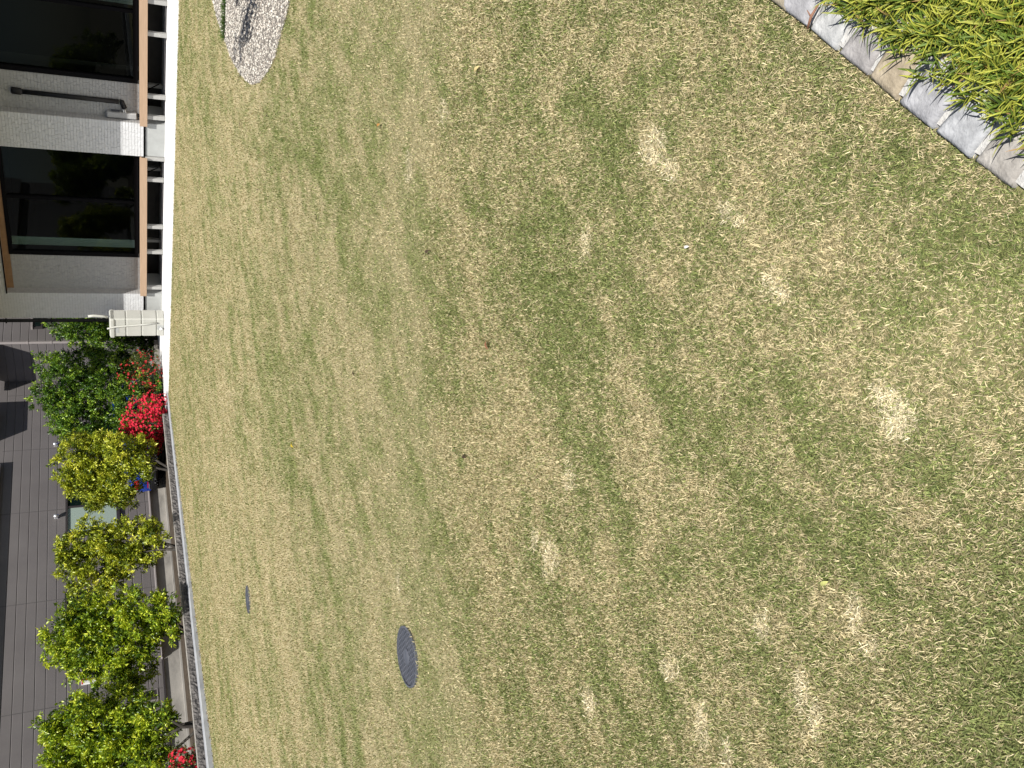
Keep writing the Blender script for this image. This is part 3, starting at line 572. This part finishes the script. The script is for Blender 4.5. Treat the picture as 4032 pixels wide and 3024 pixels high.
# ------------------------------------------------------------------ blue car behind the trees
def car():
    c0 = gp(655, 1842, -.1); hd = R(52); F = Frame(hd, hd-math.pi/2, 0); L0 = c0@F.u; O0 = c0@F.n
    P = lambda l, o, z: F.u*(L0+l)+F.n*(O0+o)+np.array([0, 0, z-.1])
    t = thing('parked_car', P(2.1, 0, 0), 'blue car parked tail-on behind the trees with chrome exhaust pipes', 'car')
    prof = [(0, .42), (-.03, .62), (.0, .92), (.10, 1.02), (.55, 1.06), (1.25, 1.38), (1.9, 1.43), (2.5, 1.36), (3.2, .98), (4.1, .84), (4.35, .70), (4.38, .42)]
    def shell(w, pr, tuck):
        m = MB(); n = len(pr); vs = []
        for l, z in pr:
            ww = w*(1-tuck*max(0, (z-.95)/.48)); vs += [P(l, -ww, z), P(l, -ww*.92, z+.012), P(l, ww*.92, z+.012), P(l, ww, z)]
        fs = []
        for i in range(n-1):
            for k in range(3): fs.append((i*4+k, (i+1)*4+k, (i+1)*4+k+1, i*4+k+1))
        fs += [tuple(i*4 for i in range(n)), tuple(i*4+3 for i in range(n))[::-1], (0, 3, (n-1)*4+3, (n-1)*4), ]
        return m.add(vs, fs)
    obj('body', shell(.87, prof, .22), M_blue, t, smooth=False)
    b = MB(); b.box(P, -.06, .35, -.84, .84, .24, .47, .05); obj('bumper', b, M_blackp, t)
    b = MB(); b.box(P, .05, 4.3, -.78, .78, .2, .44); obj('underbody', b, M_black, t)
    b = MB(); b.add([P(.62, -.62, 1.10), P(.62, .62, 1.10), P(1.2, .54, 1.375), P(1.2, -.54, 1.375)], [(0, 1, 2, 3)]); obj('rear_window', b, M_dglass, t)
    for sg in (-1, 1):
        b = MB(); b.add([P(.75, sg*.862, 1.03), P(1.3, sg*.74, 1.34), P(2.45, sg*.74, 1.33), P(3.05, sg*.866, 1.02)], [(0, 1, 2, 3)]); obj('side_window', b, M_dglass, t)
        b = MB(); b.box(P, -.035, .06, sg*.42, sg*.80, .74, .90, .02); obj('tail_light', b, M_red, t)
        b = MB(); b.box(P, -.07, -.05, sg*.45, sg*.7, .50, .53); obj('reflector', b, M_red, t)
        for q in (.40, .55):
            b = MB(); b.tube([P(-.10, sg*q, .28), P(.1, sg*q, .28)], .052, 14, caps=False); b.tube([P(-.105, sg*q, .28), P(-.095, sg*q, .28)], [.056, .056], 14, caps=False); e = obj('exhaust_pipe', b, M_chrome, t, smooth=True)
            b = MB(); b.tube([P(-.02, sg*q, .28), P(.05, sg*q, .28)], .05, 14); obj('exhaust_bore', b, M_black, e)
        for l in (.75, 3.5):
            c = P(l, sg*.80, .31); b = MB(); a = F.n*.10; b.tube([c-a, c-a*.8, c+a*.8, c+a], [.27, .31, .31, .27], 22); wh = obj('wheel', b, M_rubber, t, smooth=False)
            b = MB(); b.tube([c-a*1.04, c+a*1.04], .19, 18); obj('rim', b, M_steel, wh)
    b = MB(); b.box(P, -.075, -.055, -.165, .165, .56, .73); obj('number_plate', b, M_white, t)
    b = MB(); b.box(P, -.066, -.05, -.75, .75, .47, .485); obj('bumper_strip', b, M_steel, t)
car()

# ------------------------------------------------------------------ leaves and trees
def leafquads(pos, d, L, W, nrm, col, fold=.25):                        # folded leaves: base, left, tip, right
    n = len(pos); side = np.cross(d, nrm); side /= np.linalg.norm(side, axis=1)[:, None]+1e-9; nn = np.cross(side, d)
    mid = pos+d*(L*.45)[:, None]; tip = pos+d*L[:, None]-nn*(L*.12)[:, None]
    l = mid+side*(W*.5)[:, None]+nn*(W*fold)[:, None]; r = mid-side*(W*.5)[:, None]+nn*(W*fold)[:, None]
    V = np.stack([pos, l, tip, r], 1).reshape(-1, 3); i = np.arange(n)[:, None]*4
    T = np.concatenate([i+np.array([[0, 2, 1]]), i+np.array([[0, 3, 2]])], 0); return V, T, np.repeat(col, 4, 0)
def unit(n):
    v = rng.normal(size=(n, 3)); return v/np.linalg.norm(v, axis=1)[:, None]
def lobes_at(lobes, P0, spread=1.):                                     # lobes seen at pixels, standing at the depth of P0
    D = (np.asarray(P0)-CAMP)@fw; out = []
    for x, y, r in lobes:
        d = ray(x, y); k = D/(d@fw); out.append((CAMP+d*k+np.array([fw[0], fw[1], 0])*rnd.uniform(-.5, .45)*spread, r/FPX*D*math.sqrt(d@d)))
    return out
def foliage(lob, ncl, leaf, per, pal, up_bias=.5, clump=.13):
    r = np.array([q[1] for q in lob]); c = np.array([q[0] for q in lob]); wv = r**2.3; k = rng.choice(len(lob), ncl, p=wv/wv.sum())
    dr = unit(ncl); dr[:, 2] += .12; rad = r[k]*np.clip(rng.normal(.84, .20, ncl), .25, 1.18)
    tw = max(ncl//7, 8); kt = rng.choice(len(lob), tw, p=wv/wv.sum()); dt = unit(tw); dt[:, 2] += .12; rt = r[kt]*np.clip(rng.normal(.82, .19, tw), .3, 1.16)
    g = rng.integers(0, tw, ncl); k = kt[g]; dr = dt[g]; rad = rt[g]
    P = c[k]+dr*rad[:, None]+unit(ncl)*(rng.random(ncl)**.6*clump)[:, None]; P[:, 2] = np.maximum(P[:, 2], .12)
    ax = dr*.8+np.array([0, 0, up_bias])+unit(ncl)*.35; ax /= np.linalg.norm(ax, axis=1)[:, None]
    n = ncl*per; pos = np.repeat(P, per, 0)+unit(n)*leaf*.42; a = np.repeat(ax, per, 0)
    d = a*rng.uniform(.25, .8, (n, 1))+unit(n)*.7; d /= np.linalg.norm(d, axis=1)[:, None]
    nr = unit(n)*.6+np.array([0, 0, 1.]); L = leaf*rng.uniform(.65, 1.25, n); W = L*rng.uniform(.34, .5, n)
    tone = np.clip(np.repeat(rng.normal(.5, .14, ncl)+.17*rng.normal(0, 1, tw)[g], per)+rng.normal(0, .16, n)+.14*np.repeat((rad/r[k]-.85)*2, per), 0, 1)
    pal = np.array(pal); x = tone*(len(pal)-1); i = np.minimum(x.astype(int), len(pal)-2); f = (x-i)[:, None]
    return leafquads(pos, d, L, W, nr, pal[i]*(1-f)+pal[i+1]*f)
def trunk_mb(base, lob, n, r0, split=.12):
    m = MB(); base = np.asarray(base, float); m.tube([base+np.array([0, 0, -.15]), base+np.array([.01, .0, .02]), base+np.array([0, .01, split])], [r0*1.25, r0*1.05, r0*.95], 10)
    for i in range(n):
        c, r = lob[i % len(lob)]; e = c+unit(1)[0]*r*.3; st = base+np.array([rnd.uniform(-.5, .5)*r0, rnd.uniform(-.5, .5)*r0, split*.8]); a = st*.62+e*.38+np.array([rnd.uniform(-.06, .06), rnd.uniform(-.06, .06), .12])
        rr = r0*rnd.uniform(.34, .55); m.tube([st, st*.75+a*.25+np.array([0, 0, .03]), a, a*.5+e*.5+np.array([rnd.uniform(-.1, .1), 0, .05]), e], [rr, rr*.9, rr*.65, rr*.42, rr*.15], 7)
        for q in range(2):
            e2 = a+unit(1)[0]*r*.7+np.array([0, 0, .2]); m.tube([a, a*.5+e2*.5+np.array([0, 0, .04]), e2], [rr*.45, rr*.3, rr*.1], 5)
    return m
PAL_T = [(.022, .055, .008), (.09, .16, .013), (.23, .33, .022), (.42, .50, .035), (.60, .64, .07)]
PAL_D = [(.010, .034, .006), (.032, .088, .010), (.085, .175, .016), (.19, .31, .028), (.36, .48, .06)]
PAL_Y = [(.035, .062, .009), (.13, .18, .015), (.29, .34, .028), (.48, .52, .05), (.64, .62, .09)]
KSO = .62
def tree(basepx, depth_o, lobes, label, ncl, pal, leaf=.085, stems=5, r0=.075, name='evergreen_tree', per=7, group='small evergreen trees behind the block wall', trunk=True):
    g = gp(*basepx, .05); s = (g[:2]-K1)@kd; base = KF(s, depth_o, -.1)
    # keep the trunk under the pixel where the photo shows it
    d = ray(*basepx); t_ = (depth_o-kside(0, 0))/(d[:2]@kn); q = CAMP+d*t_; base = np.array([q[0], q[1], -.1])
    lob = lobes_at(lobes, base)
    tr_ = thing(name, base, label, 'tree' if 'tree' in name else 'shrub', group)
    if trunk: obj('trunk', trunk_mb(base, sorted(lob, key=lambda q: q[0][2])[:max(stems, 3)]+lob[::2], stems-1, r0), M_bark, tr_, smooth=True)
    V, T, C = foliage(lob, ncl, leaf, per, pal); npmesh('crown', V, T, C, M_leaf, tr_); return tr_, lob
T1 = [(575, 1785, 36), (590, 1850, 36), (540, 1745, 34), (300, 1800, 62), (275, 1865, 42), (345, 1905, 66), (400, 1830, 85), (430, 1925, 66), (500, 1895, 70), (520, 1805, 68), (470, 1770, 55), (555, 1830, 46), (400, 1755, 48), (500, 1955, 34), (375, 1965, 30), (320, 1745, 40)]
T2 = [(290, 2160, 52), (282, 2225, 45), (330, 2290, 50), (365, 2120, 58), (400, 2220, 74), (450, 2130, 62), (480, 2235, 54), (520, 2110, 58), (560, 2070, 40), (600, 2080, 34), (590, 2150, 48), (615, 2115, 34), (540, 2200, 54), (350, 2330, 28), (440, 2305, 38)]
T3 = [(225, 2505, 42), (285, 2435, 50), (270, 2570, 54), (350, 2405, 58), (360, 2520, 74), (340, 2610, 54), (440, 2400, 62), (450, 2530, 78), (430, 2640, 48), (530, 2380, 62), (540, 2480, 74), (530, 2600, 62), (610, 2380, 54), (620, 2460, 58), (665, 2410, 38), (595, 2560, 38), (500, 2650, 38), (680, 2470, 28)]
T4 = [(185, 2850, 34), (230, 2895, 52), (270, 2810, 52), (330, 2765, 48), (300, 2900, 74), (290, 3000, 74), (400, 2775, 62), (400, 2880, 84), (400, 2990, 84), (500, 2775, 58), (500, 2870, 84), (500, 2980, 78), (590, 2785, 52), (600, 2870, 68), (590, 2960, 62), (660, 2850, 42), (640, 2800, 38), (625, 3030, 52), (400, 3080, 84), (270, 3080, 64)]
BA = [(235, 1285, 42), (290, 1275, 56), (350, 1310, 70), (420, 1290, 56), (450, 1360, 76), (540, 1380, 76), (590, 1350, 46), (500, 1300, 56)]
BB = [(200, 1435, 48), (185, 1565, 46), (240, 1500, 64), (255, 1600, 64), (250, 1660, 44), (330, 1440, 84), (340, 1550, 84), (340, 1650, 76), (430, 1480, 84), (440, 1600, 84), (420, 1690, 62), (520, 1480, 66), (530, 1580, 74), (510, 1680, 54), (590, 1640, 46), (600, 1500, 46), (300, 1690, 40), (390, 1735, 38)]
tree((660, 1852), .62, T1, 'light green evergreen tree in front of the blue car', 3900, PAL_Y, stems=6)
tree((705, 2163), .62, T2, 'light green evergreen tree just left of the frosted window', 2700, PAL_Y, stems=6)
tree((742, 2500), .62, T3, 'broad evergreen tree in front of the red and white meter box', 4300, PAL_T, stems=5)
tree((772, 2850), .62, T4, 'largest evergreen tree at the far left with a forked trunk and red azalea', 5200, PAL_T, stems=5, r0=.10)
for ds in (3.1, 6.4):  # unseen trees added to darken what the house windows reflect
    off = np.array([*(-kd*ds), 0]); d_ = ray(772, 2850); q_ = CAMP+d_*((.62-kside(0, 0))/(d_[:2]@kn)); q_[2] = -.1
    t_ = thing('evergreen_tree', q_+off, 'unseen evergreen tree added past the left end of the view for window reflections', 'tree', 'small evergreen trees behind the block wall')
    lb = [(c+off, r*1.05) for c, r in lobes_at(T4, q_)]; obj('trunk', trunk_mb(q_+off, lb, 8, .09), M_bark, t_, smooth=True)
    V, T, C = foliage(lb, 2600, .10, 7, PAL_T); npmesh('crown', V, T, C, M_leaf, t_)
tree((640, 1330), 1.7, BA, 'dark green bush rising behind the ivory rainwater tank', 3300, PAL_D, leaf=.075, name='leafy_bush', group='dense green bushes beside the house')
tree((655, 1560), 1.35, BB, 'large dense green bush behind the two red azaleas', 8000, PAL_D, leaf=.075, name='leafy_bush', group='dense green bushes beside the house')
def azalea(basepx, depth_o, lobes, label, nfl, nl, red):
    d = ray(*basepx); q = CAMP+d*((depth_o-kside(0, 0))/(d[:2]@kn)); base = np.array([q[0], q[1], -.1]); lob = lobes_at(lobes, base, .5)
    t = thing('azalea', base, label, 'shrub', 'red azaleas along the block wall')
    V, T, C = foliage(lob, nl, .045, 6, [(.018, .035, .008), (.05, .08, .015), (.11, .14, .03), (.17, .19, .05)]); npmesh('foliage', V, T, C, M_leaf, t)
    obj('stem', trunk_mb(base, lob, 5, .03, .06), M_bark, t, smooth=True)
    r = np.array([q[1] for q in lob]); c = np.array([q[0] for q in lob]); k = rng.choice(len(lob), nfl, p=(r**2)/(r**2).sum()); dr = unit(nfl); dr[:, 2] += .15; tc = -fw; dr = dr+np.array([tc[0], tc[1], 0])*.35
    P = c[k]+dr*(r[k]*rng.uniform(.8, 1.12, nfl))[:, None]; P[:, 2] = np.maximum(P[:, 2], .05)
    pos = np.repeat(P, 5, 0); n = nfl*5; ax = dr/np.linalg.norm(dr, axis=1)[:, None]; e1 = np.cross(ax, unit(nfl)); e1 /= np.linalg.norm(e1, axis=1)[:, None]; e2 = np.cross(ax, e1)
    th = np.tile(np.arange(5)*2*math.pi/5, nfl)[:, None]; A, E1, E2 = np.repeat(ax, 5, 0), np.repeat(e1, 5, 0), np.repeat(e2, 5, 0)
    d = (np.cos(th)*E1+np.sin(th)*E2)*.85+A*.45; d /= np.linalg.norm(d, axis=1)[:, None]
    L = np.repeat(rng.uniform(.028, .044, nfl), 5); col = np.repeat(np.array(red)*rng.uniform(.7, 1.2, (nfl, 1))+np.array([0, .01, .01])*rng.random((nfl, 1)), 5, 0)
    V, T, C = leafquads(pos, d, L, L*.85, A, col, .1); f = npmesh('blossom', V, T, C, M_petal, t)
    f['kind'] = 'stuff'; return t
azalea((648, 1470), .62, [(555, 1415, 36), (520, 1462, 40), (590, 1432, 42), (600, 1482, 46), (560, 1520, 42), (612, 1540, 30), (500, 1485, 26)], 'sparse red azalea in the shade near the rainwater tank', 260, 900, (.42, .03, .03))
azalea((655, 1680), .6, [(560, 1612, 44), (600, 1585, 36), (620, 1622, 32), (530, 1662, 42), (590, 1682, 54), (618, 1705, 40), (550, 1720, 40), (598, 1755, 38), (512, 1682, 28), (640, 1575, 22)], 'bright red azalea in full bloom beside the blue car', 1500, 800, (.62, .022, .055))
azalea((785, 3000), .6, [(718, 2995, 34), (740, 2972, 30), (752, 3022, 42), (690, 3035, 36), (740, 3070, 40)], 'small red azalea below the largest tree at the lawn corner', 260, 450, (.60, .022, .05))
# young tree just out of the picture whose branch shadows fall on the gravel
yb = np.array([3.98, 7.30, 0]); yt = thing('young_tree', yb, 'slender bare-branched young tree at the gravel edge', 'tree'); m = MB()
for i in range(9):
    e = np.array([rnd.uniform(3.45, 4.25), rnd.uniform(7.35, 8.0), rnd.uniform(2.0, 3.1)]); md = yb*.5+e*.5+np.array([.06, -.04, .06]); m.tube([yb, yb*.7+md*.3+np.array([.02, 0, 0]), md, md*.4+e*.6, e], [.024, .022, .018, .014, .006], 6)
    for k in range(5):
        f_ = rnd.uniform(.35, .9); st = yb*(1-f_)+e*f_; e2 = st+np.array([rnd.uniform(-.14, .2), rnd.uniform(-.1, .2), rnd.uniform(.2, .5)]); m.tube([st, st*.5+e2*.5+np.array([0, 0, .04]), e2], [.011, .009, .004], 5)
obj('trunk', m, M_bark, yt)
V, T, C = foliage([(np.array([3.5+.11*i, 7.78-.07*i, 2.62-.02*i]), .055) for i in range(7)]+[(np.array([3.75+.1*i, 7.9-.07*i, 2.9]), .045) for i in range(6)]+[(np.array([3.7+.1*i, 7.45-.05*i, 2.35]), .05) for i in range(5)], 230, .05, 5, PAL_D); npmesh('crown', V, T, C, M_leaf, yt)

# ------------------------------------------------------------------ foreground bed
def strap(pos, az, L, W, tilt, bend, col, tipc):                        # arching strap leaves with a fold down the middle
    n = len(pos); h = np.stack([np.cos(az), np.sin(az), np.zeros(n)], 1); side = np.stack([-np.sin(az), np.cos(az), np.zeros(n)], 1)
    K = 5; p = pos.copy(); ang = tilt.copy(); rows = []
    for k in range(K+1):
        t = k/K; wv = W*(1-t**2.2)*(.75+.5*min(t*3, 1)*.5); nr = h*(-np.cos(ang))[:, None]; nr[:, 2] += np.sin(ang)
        rows += [p-side*(wv*.5)[:, None]+nr*(wv*.22)[:, None], p.copy(), p+side*(wv*.5)[:, None]+nr*(wv*.22)[:, None]]
        dd = h*np.sin(ang)[:, None]; dd[:, 2] += np.cos(ang); p = p+dd*(L/K)[:, None]; ang = ang+bend/K
    V = np.stack(rows, 1).reshape(-1, 3); q = []
    for k in range(K):
        for j in range(2): a = k*3+j; q += [[a, a+1, a+4, a+3]]
    T = (np.arange(n)[:, None, None]*(3*(K+1))+np.array(q)[None]).reshape(-1, 4)
    tt = np.repeat(np.linspace(0, 1, K+1), 3)[None, :, None]; C = (col[:, None]*(1-tt)+tipc[:, None]*tt).reshape(-1, 3); return V, T, C
EDGE = [cr6(*q) for q in ((560, -200), (600, -60), (640, 40), (770, 150), (850, 250), (1010, 330), (1160, 400), (1300, 530), (1420, 600), (1570, 690), (1720, 830), (1830, 960), (1950, 1070), (2080, 1130), (2210, 1210), (2450, 1420), (2800, 1700))]
MBED = EDGE+[np.array(q) for q in ((.42, -.1), (2.6, -.1), (2.6, 2.4))]
def inset(poly_edge, d):
    e = np.array(poly_edge); o = []
    for i in range(len(e)):
        t = e[min(i+1, len(e)-1)]-e[max(i-1, 0)]; t /= np.linalg.norm(t); o.append(e[i]+np.array([-t[1], t[0]])*d)
    return o
_t = np.array(EDGE[8])-np.array(EDGE[7]); _sgn = 1 if inpoly(*(np.array(EDGE[8])+np.array([-_t[1], _t[0]])*.5), MBED) else -1
CORE = inset(EDGE, _sgn*.055)+MBED[len(EDGE):]
def mondo():
    n = 210000; x = rng.uniform(.2, 2.3, n); y = rng.uniform(.2, 2.3, n)
    k = inpoly(x, y, CORE) & (np.hypot(x-.9, y-1.15) < 1.05); x, y = x[k], y[k]; n = len(x); cl = rng.random(n)
    # leaves spring from tufts about 4 cm apart
    g = .034; jx = np.floor(x/g); jy = np.floor(y/g); hx = _tab[(jx.astype(int)*7) & 255, (jy.astype(int)*13) & 255]; hy = _tab[(jy.astype(int)*5) & 255, (jx.astype(int)*11) & 255]
    x = (jx+hx)*g+rng.normal(0, .011, n); y = (jy+hy)*g+rng.normal(0, .011, n)
    z = .012+.03*fbm(x, y, 7, 2, 4)+rng.uniform(0, .03, n)
    az = rng.random(n)*2*math.pi; v = rng.random(n)[:, None]; young = (rng.random(n) < .58)[:, None]
    col = np.array([.03, .065, .012])*(1-v)+np.array([.075, .13, .018])*v; tip = np.where(young, np.array([.50, .50, .075])*(.75+.5*v), np.array([.15, .22, .03])*(.7+.6*v))
    dead = (rng.random(n) < .03)[:, None]; tip = np.where(dead, np.array([.38, .22, .09]), tip)
    V, T, C = strap(np.stack([x, y, z], 1), az, rng.uniform(.032, .060, n), rng.uniform(.0034, .0056, n), np.clip(rng.normal(.55, .33, n), .05, 1.3), rng.uniform(.3, 1.2, n), col, tip)
    return tag(npmesh('dwarf_mondo_grass', V, T, C, M_mondo, smooth=True), 'yellow-green strap-leaved dwarf mondo grass filling the corner bed', 'ground cover', kind='stuff')
mondo()
b = MB(); b.prism([tuple(q) for q in inset(EDGE, _sgn*.02)]+[tuple(q) for q in MBED[len(EDGE):]], -.03, .008); struct('bed_soil', b, M_soil)
in_ = inset(ST_L, _sgn*.17)
b = MB(); b.prism([tuple(q) for q in inset(ST_L, _sgn*.012)]+[tuple(q) for q in in_[::-1]], -.05, .0135); struct('mortar_bed', b, M_mortar)
STN = [('sand coloured kerb stone at the top corner beside the lilac-grey stone', (.42, .36, .26), (.50, .44, .33), 2, (230, -260), (470, -110)),
       ('lilac-grey kerb stone just beyond the brown twig', (.40, .395, .41), (.49, .485, .50), 3, (440, -130), (655, 45)),
       ('palest grey-white kerb stone between the brown twig and the taupe stone', (.50, .51, .51), (.62, .62, .61), 5, (700, 60), (880, 250)),
       ('dark taupe kerb stone between the palest stone and the tan stone', (.36, .34, .335), (.46, .44, .43), 7, (935, 265), (1150, 400)),
       ('tan sandstone kerb stone between the taupe and grey stones', (.44, .36, .25), (.53, .45, .33), 9, (1190, 400), (1385, 570)),
       ('largest light grey kerb stone next to the tan sandstone', (.40, .40, .42), (.52, .52, .54), 11, (1470, 590), (1690, 800)),
       ('light grey kerb stone with a wisp of straw next to the beige stone', (.43, .44, .46), (.55, .56, .575), 13, (1735, 830), (1960, 1050)),
       ('warm beige-grey kerb stone with pale chips at the picture edge', (.41, .38, .345), (.51, .48, .44), 15, (2010, 1060), (2300, 1250))]
def stone(label, c1, c2, i, a, c):
    A, B = np.array(ST_L[i-0 if False else i-1+0]) if False else np.array(ST_L[i]), np.array(ST_L[i+1])
    A, B = A+(ST_L[i-1]-A)*.25, B+((ST_L[i+2] if i+2 < len(ST_L) else B)-B)*.25
    P, Q = cr6(*c), cr6(*a); P, Q = P+(P-B)*.55, Q+(Q-A)*.55; cs = [A, B, P, Q]; m_ = sum(cs)/4; zt = .021+rnd.uniform(-.002, .004)
    N = 14; vs = []; fs = []; ph = rnd.uniform(0, 50)
    for j in range(N+1):
        for k in range(N+1):
            u_, v_ = j/N, k/N; p = (A*(1-u_)+B*u_)*(1-v_)+(Q*(1-u_)+P*u_)*v_
            e = min(u_, 1-u_, v_, 1-v_)
            if e == 0:
                t_ = float(fbm(np.array([p[0]*40+ph]), np.array([p[1]*40]), 1., 2, 6)[0])-.5; p = p+(p-m_)*t_*.05
            z = zt-(.007 if e == 0 else .0018 if e < .1 else 0)+.0028*(float(fbm(np.array([p[0]*30+ph]), np.array([p[1]*30]), 1., 3, 7)[0])-.5)
            vs.append((p[0], p[1], z))
    for j in range(N):
        for k in range(N): q = j*(N+1)+k; fs.append((q, q+1, q+N+2, q+N+1))
    rim = [k for k in range(N+1)]+[j*(N+1)+N for j in range(1, N+1)]+[N*(N+1)+k for k in range(N-1, -1, -1)]+[j*(N+1) for j in range(N-1, 0, -1)]
    n0 = len(vs); vs += [(vs[q][0], vs[q][1], -.05) for q in rim]; L = len(rim)
    for q in range(L): fs.append((rim[q], rim[(q+1) % L], n0+(q+1) % L, n0+q))
    b = MB().add(vs, fs); o = obj('kerb_stone', b, noisy('kerb_stone_face', tuple(q*.52 for q in c1), tuple(q*.78 for q in c2), 30, .8, .3, .7, 110, .004, detail=12), base=np.array([m_[0], m_[1], 0]), smooth=True)
    tag(o, label, 'kerb stone', 'natural stones edging the corner bed')
for q in STN: stone(*q[:3], q[3]-0 if False else q[3]-0, *q[4:]) if False else stone(q[0], q[1], q[2], q[3]+0-(0), q[4], q[5])
b = MB(); p0, p1 = cr6(610, 235), cr6(700, 50); b.tube([np.array([*p0, .026]), np.array([*(p0*.5+p1*.5), .032]), np.array([*p1, .028])], [.0028, .0034, .0025], 7)
b.tube([np.array([*(p0*.5+p1*.5), .033]), np.array([*cr6(645, 100), .040])], [.0022, .001], 5)
tag(obj('twig', b, M_stem, base=np.array([*p0, .02]), smooth=True), 'reddish brown dry twig lying across the gap between two kerb stones', 'twig')
# green tuft line through the gravel
n = 1500; t = rng.random(n); x = 4.36+t*2.2; y = 10.76-t*1.18+rng.normal(0, .03, n); v = rng.random((n, 1))
V, T, C = strap(np.stack([x, y, np.full(n, .01)], 1), rng.random(n)*6.28, rng.uniform(.05, .09, n), rng.uniform(.006, .009, n), rng.uniform(.1, .9, n), rng.uniform(.2, 1.2, n), np.array([.03, .07, .012])*(.6+v), np.array([.10, .18, .025])*(.6+.8*v))
tag(npmesh('green_edging', V, T, C, M_mondo), 'narrow line of green tufts dividing the gravel bed', 'edging plants', kind='stuff')

# ------------------------------------------------------------------ drain covers
def drain(c, r, label):
    t = thing('drain_cover', (*c, .004), label, 'drain cover', 'round drain grates set in the lawn')
    b = MB(); seg = 48; vs = []; fs = []
    for rr, z in ((r, -.03), (r, .012), (r*.93, .013), (r*.93, .0)):
        for k in range(seg): a = 2*math.pi*k/seg; vs.append((c[0]+rr*math.cos(a), c[1]+rr*math.sin(a), z))
    for i in range(3):
        for k in range(seg): fs.append((i*seg+k, i*seg+(k+1) % seg, (i+1)*seg+(k+1) % seg, (i+1)*seg+k))
    b.add(vs, fs); obj('rim', b, M_grate, t)
    b = MB(); R_ = r*.93; pt = R_/5.6; h = pt/math.sqrt(3)
    for j in range(-9, 10):
        for i in range(-9, 10):
            cx, cy = c[0]+(i+.5*(j % 2))*pt, c[1]+j*pt*.866; dd = math.hypot(cx-c[0], cy-c[1])
            if dd > R_*1.02: continue
            solid = dd < r*.24; vs = []
            for k in range(6):
                a = math.pi/6+k*math.pi/3
                for q, z in ((h, .010), (h*.74, .010), (h*.74, -.02)):
                    px, py = cx+q*math.cos(a), cy+q*math.sin(a); e = math.hypot(px-c[0], py-c[1])
                    if e > R_: px, py = c[0]+(px-c[0])*R_/e, c[1]+(py-c[1])*R_/e
                    vs.append((px, py, z))
            fs = []
            if not solid:
                for k in range(6): a, e = k*3, ((k+1) % 6)*3; fs += [(a, e, e+1, a+1), (a+1, e+1, e+2, a+2)]
                b.add(vs, fs)
    obj('grate', b, M_grate, t)
    b = MB(); b.lathe((c[0], c[1], 0), [(r*.27, .0), (r*.27, .012), (r*.25, .014), (.001, .014)], 24); obj('centre_disc', b, M_grate, t)
    b = MB(); b.lathe((c[0], c[1], 0), [(r*.98, .001), (r*.985, .003)], 32); obj('pit', b, M_pit, t)
drain(*DRAINS[0], 'nearer round dark grey plastic drain grate sunk in the lawn')
drain(*DRAINS[1], 'small far drain grate in the lawn towards the trees')

# ------------------------------------------------------------------ fallen leaves and litter
def dryleaf(px, py, L, col, label, name='fallen_leaf', group=None, cat='leaf'):
    p = gp(px*ovf, py*ovf); az = rnd.uniform(0, 6.28); n = 7; vs = []; fs = []; ca, sa = math.cos(az), math.sin(az)
    for i in range(n+1):
        t = i/n; w_ = .38*L*math.sin(math.pi*min(max(t*.96+.02, 0), 1))**.8; x = (t-.5)*L; z = .016+.012*math.sin(t*3)*L/.05*.5
        for s_ in (-1, 0, 1):
            y = s_*w_*.5; vs.append((p[0]+x*ca-y*sa, p[1]+x*sa+y*ca, z+abs(s_)*.25*w_))
    for i in range(n):
        for k in range(2): q = i*3+k; fs.append((q, q+1, q+4, q+3))
    V = np.array(vs); C = np.tile(np.array(col), (len(V), 1))*rng.uniform(.8, 1.2, (len(V), 1))
    return tag(npmesh(name, V, np.array(fs), C, M_dry, base=np.array([p[0], p[1], 0])), label, cat, group)
dryleaf(636, 960, .075, (.50, .36, .03), 'bright yellow fallen leaf in the middle distance of the lawn')
dryleaf(1038, 152, .05, (.52, .42, .20), 'pale straw-coloured fallen leaf near the tip of the gravel bed')
dryleaf(1060, 745, .045, (.20, .09, .05), 'reddish brown fallen leaf near the centre of the lawn')
dryleaf(824, 272, .05, (.40, .20, .06), 'orange-brown fallen leaf on the lawn beyond the gravel tip')
dryleaf(1493, 534, .022, (.75, .74, .72), 'tiny white fallen petal on the near green turf', 'fallen_petal', cat='petal')
dryleaf(1792, 1258, .028, (.45, .46, .16), 'pale yellow-green fallen leaf on the near left turf')
for px, py in ((556, 212), (522, 268), (560, 410), (580, 250), (930, 545), (770, 805), (650, 1112), (505, 1365), (690, 470), (1010, 985)):
    dryleaf(px, py, rnd.uniform(.03, .05), (.055, .035, .025), 'small dark curled leaf lying on the lawn', group='small dark leaves scattered on the lawn')
n = 420; s = rng.uniform(-6, 9, n); o = -np.abs(rng.normal(0, .10, n))-.02
pos = np.stack([K1[0]+kd[0]*s+kn[0]*o, K1[1]+kd[1]*s+kn[1]*o, rng.uniform(.012, .03, n)], 1); a = rng.random(n)*6.28
d = np.stack([np.cos(a), np.sin(a), rng.normal(0, .2, n)], 1); pal = np.array([(.10, .05, .03), (.24, .11, .05), (.06, .04, .03), (.34, .22, .10)])
keep = rng.random(n) < .45
V, T, C = leafquads(pos[keep], d[keep], rng.uniform(.03, .07, keep.sum()), rng.uniform(.015, .03, keep.sum()), unit(keep.sum())*.4+np.array([0, 0, 1.]), pal[rng.integers(0, 4, keep.sum())])
tag(npmesh('leaf_litter', V, T, C, M_dry), 'brown leaf litter blown against the concrete kerb', 'leaf litter', kind='stuff')
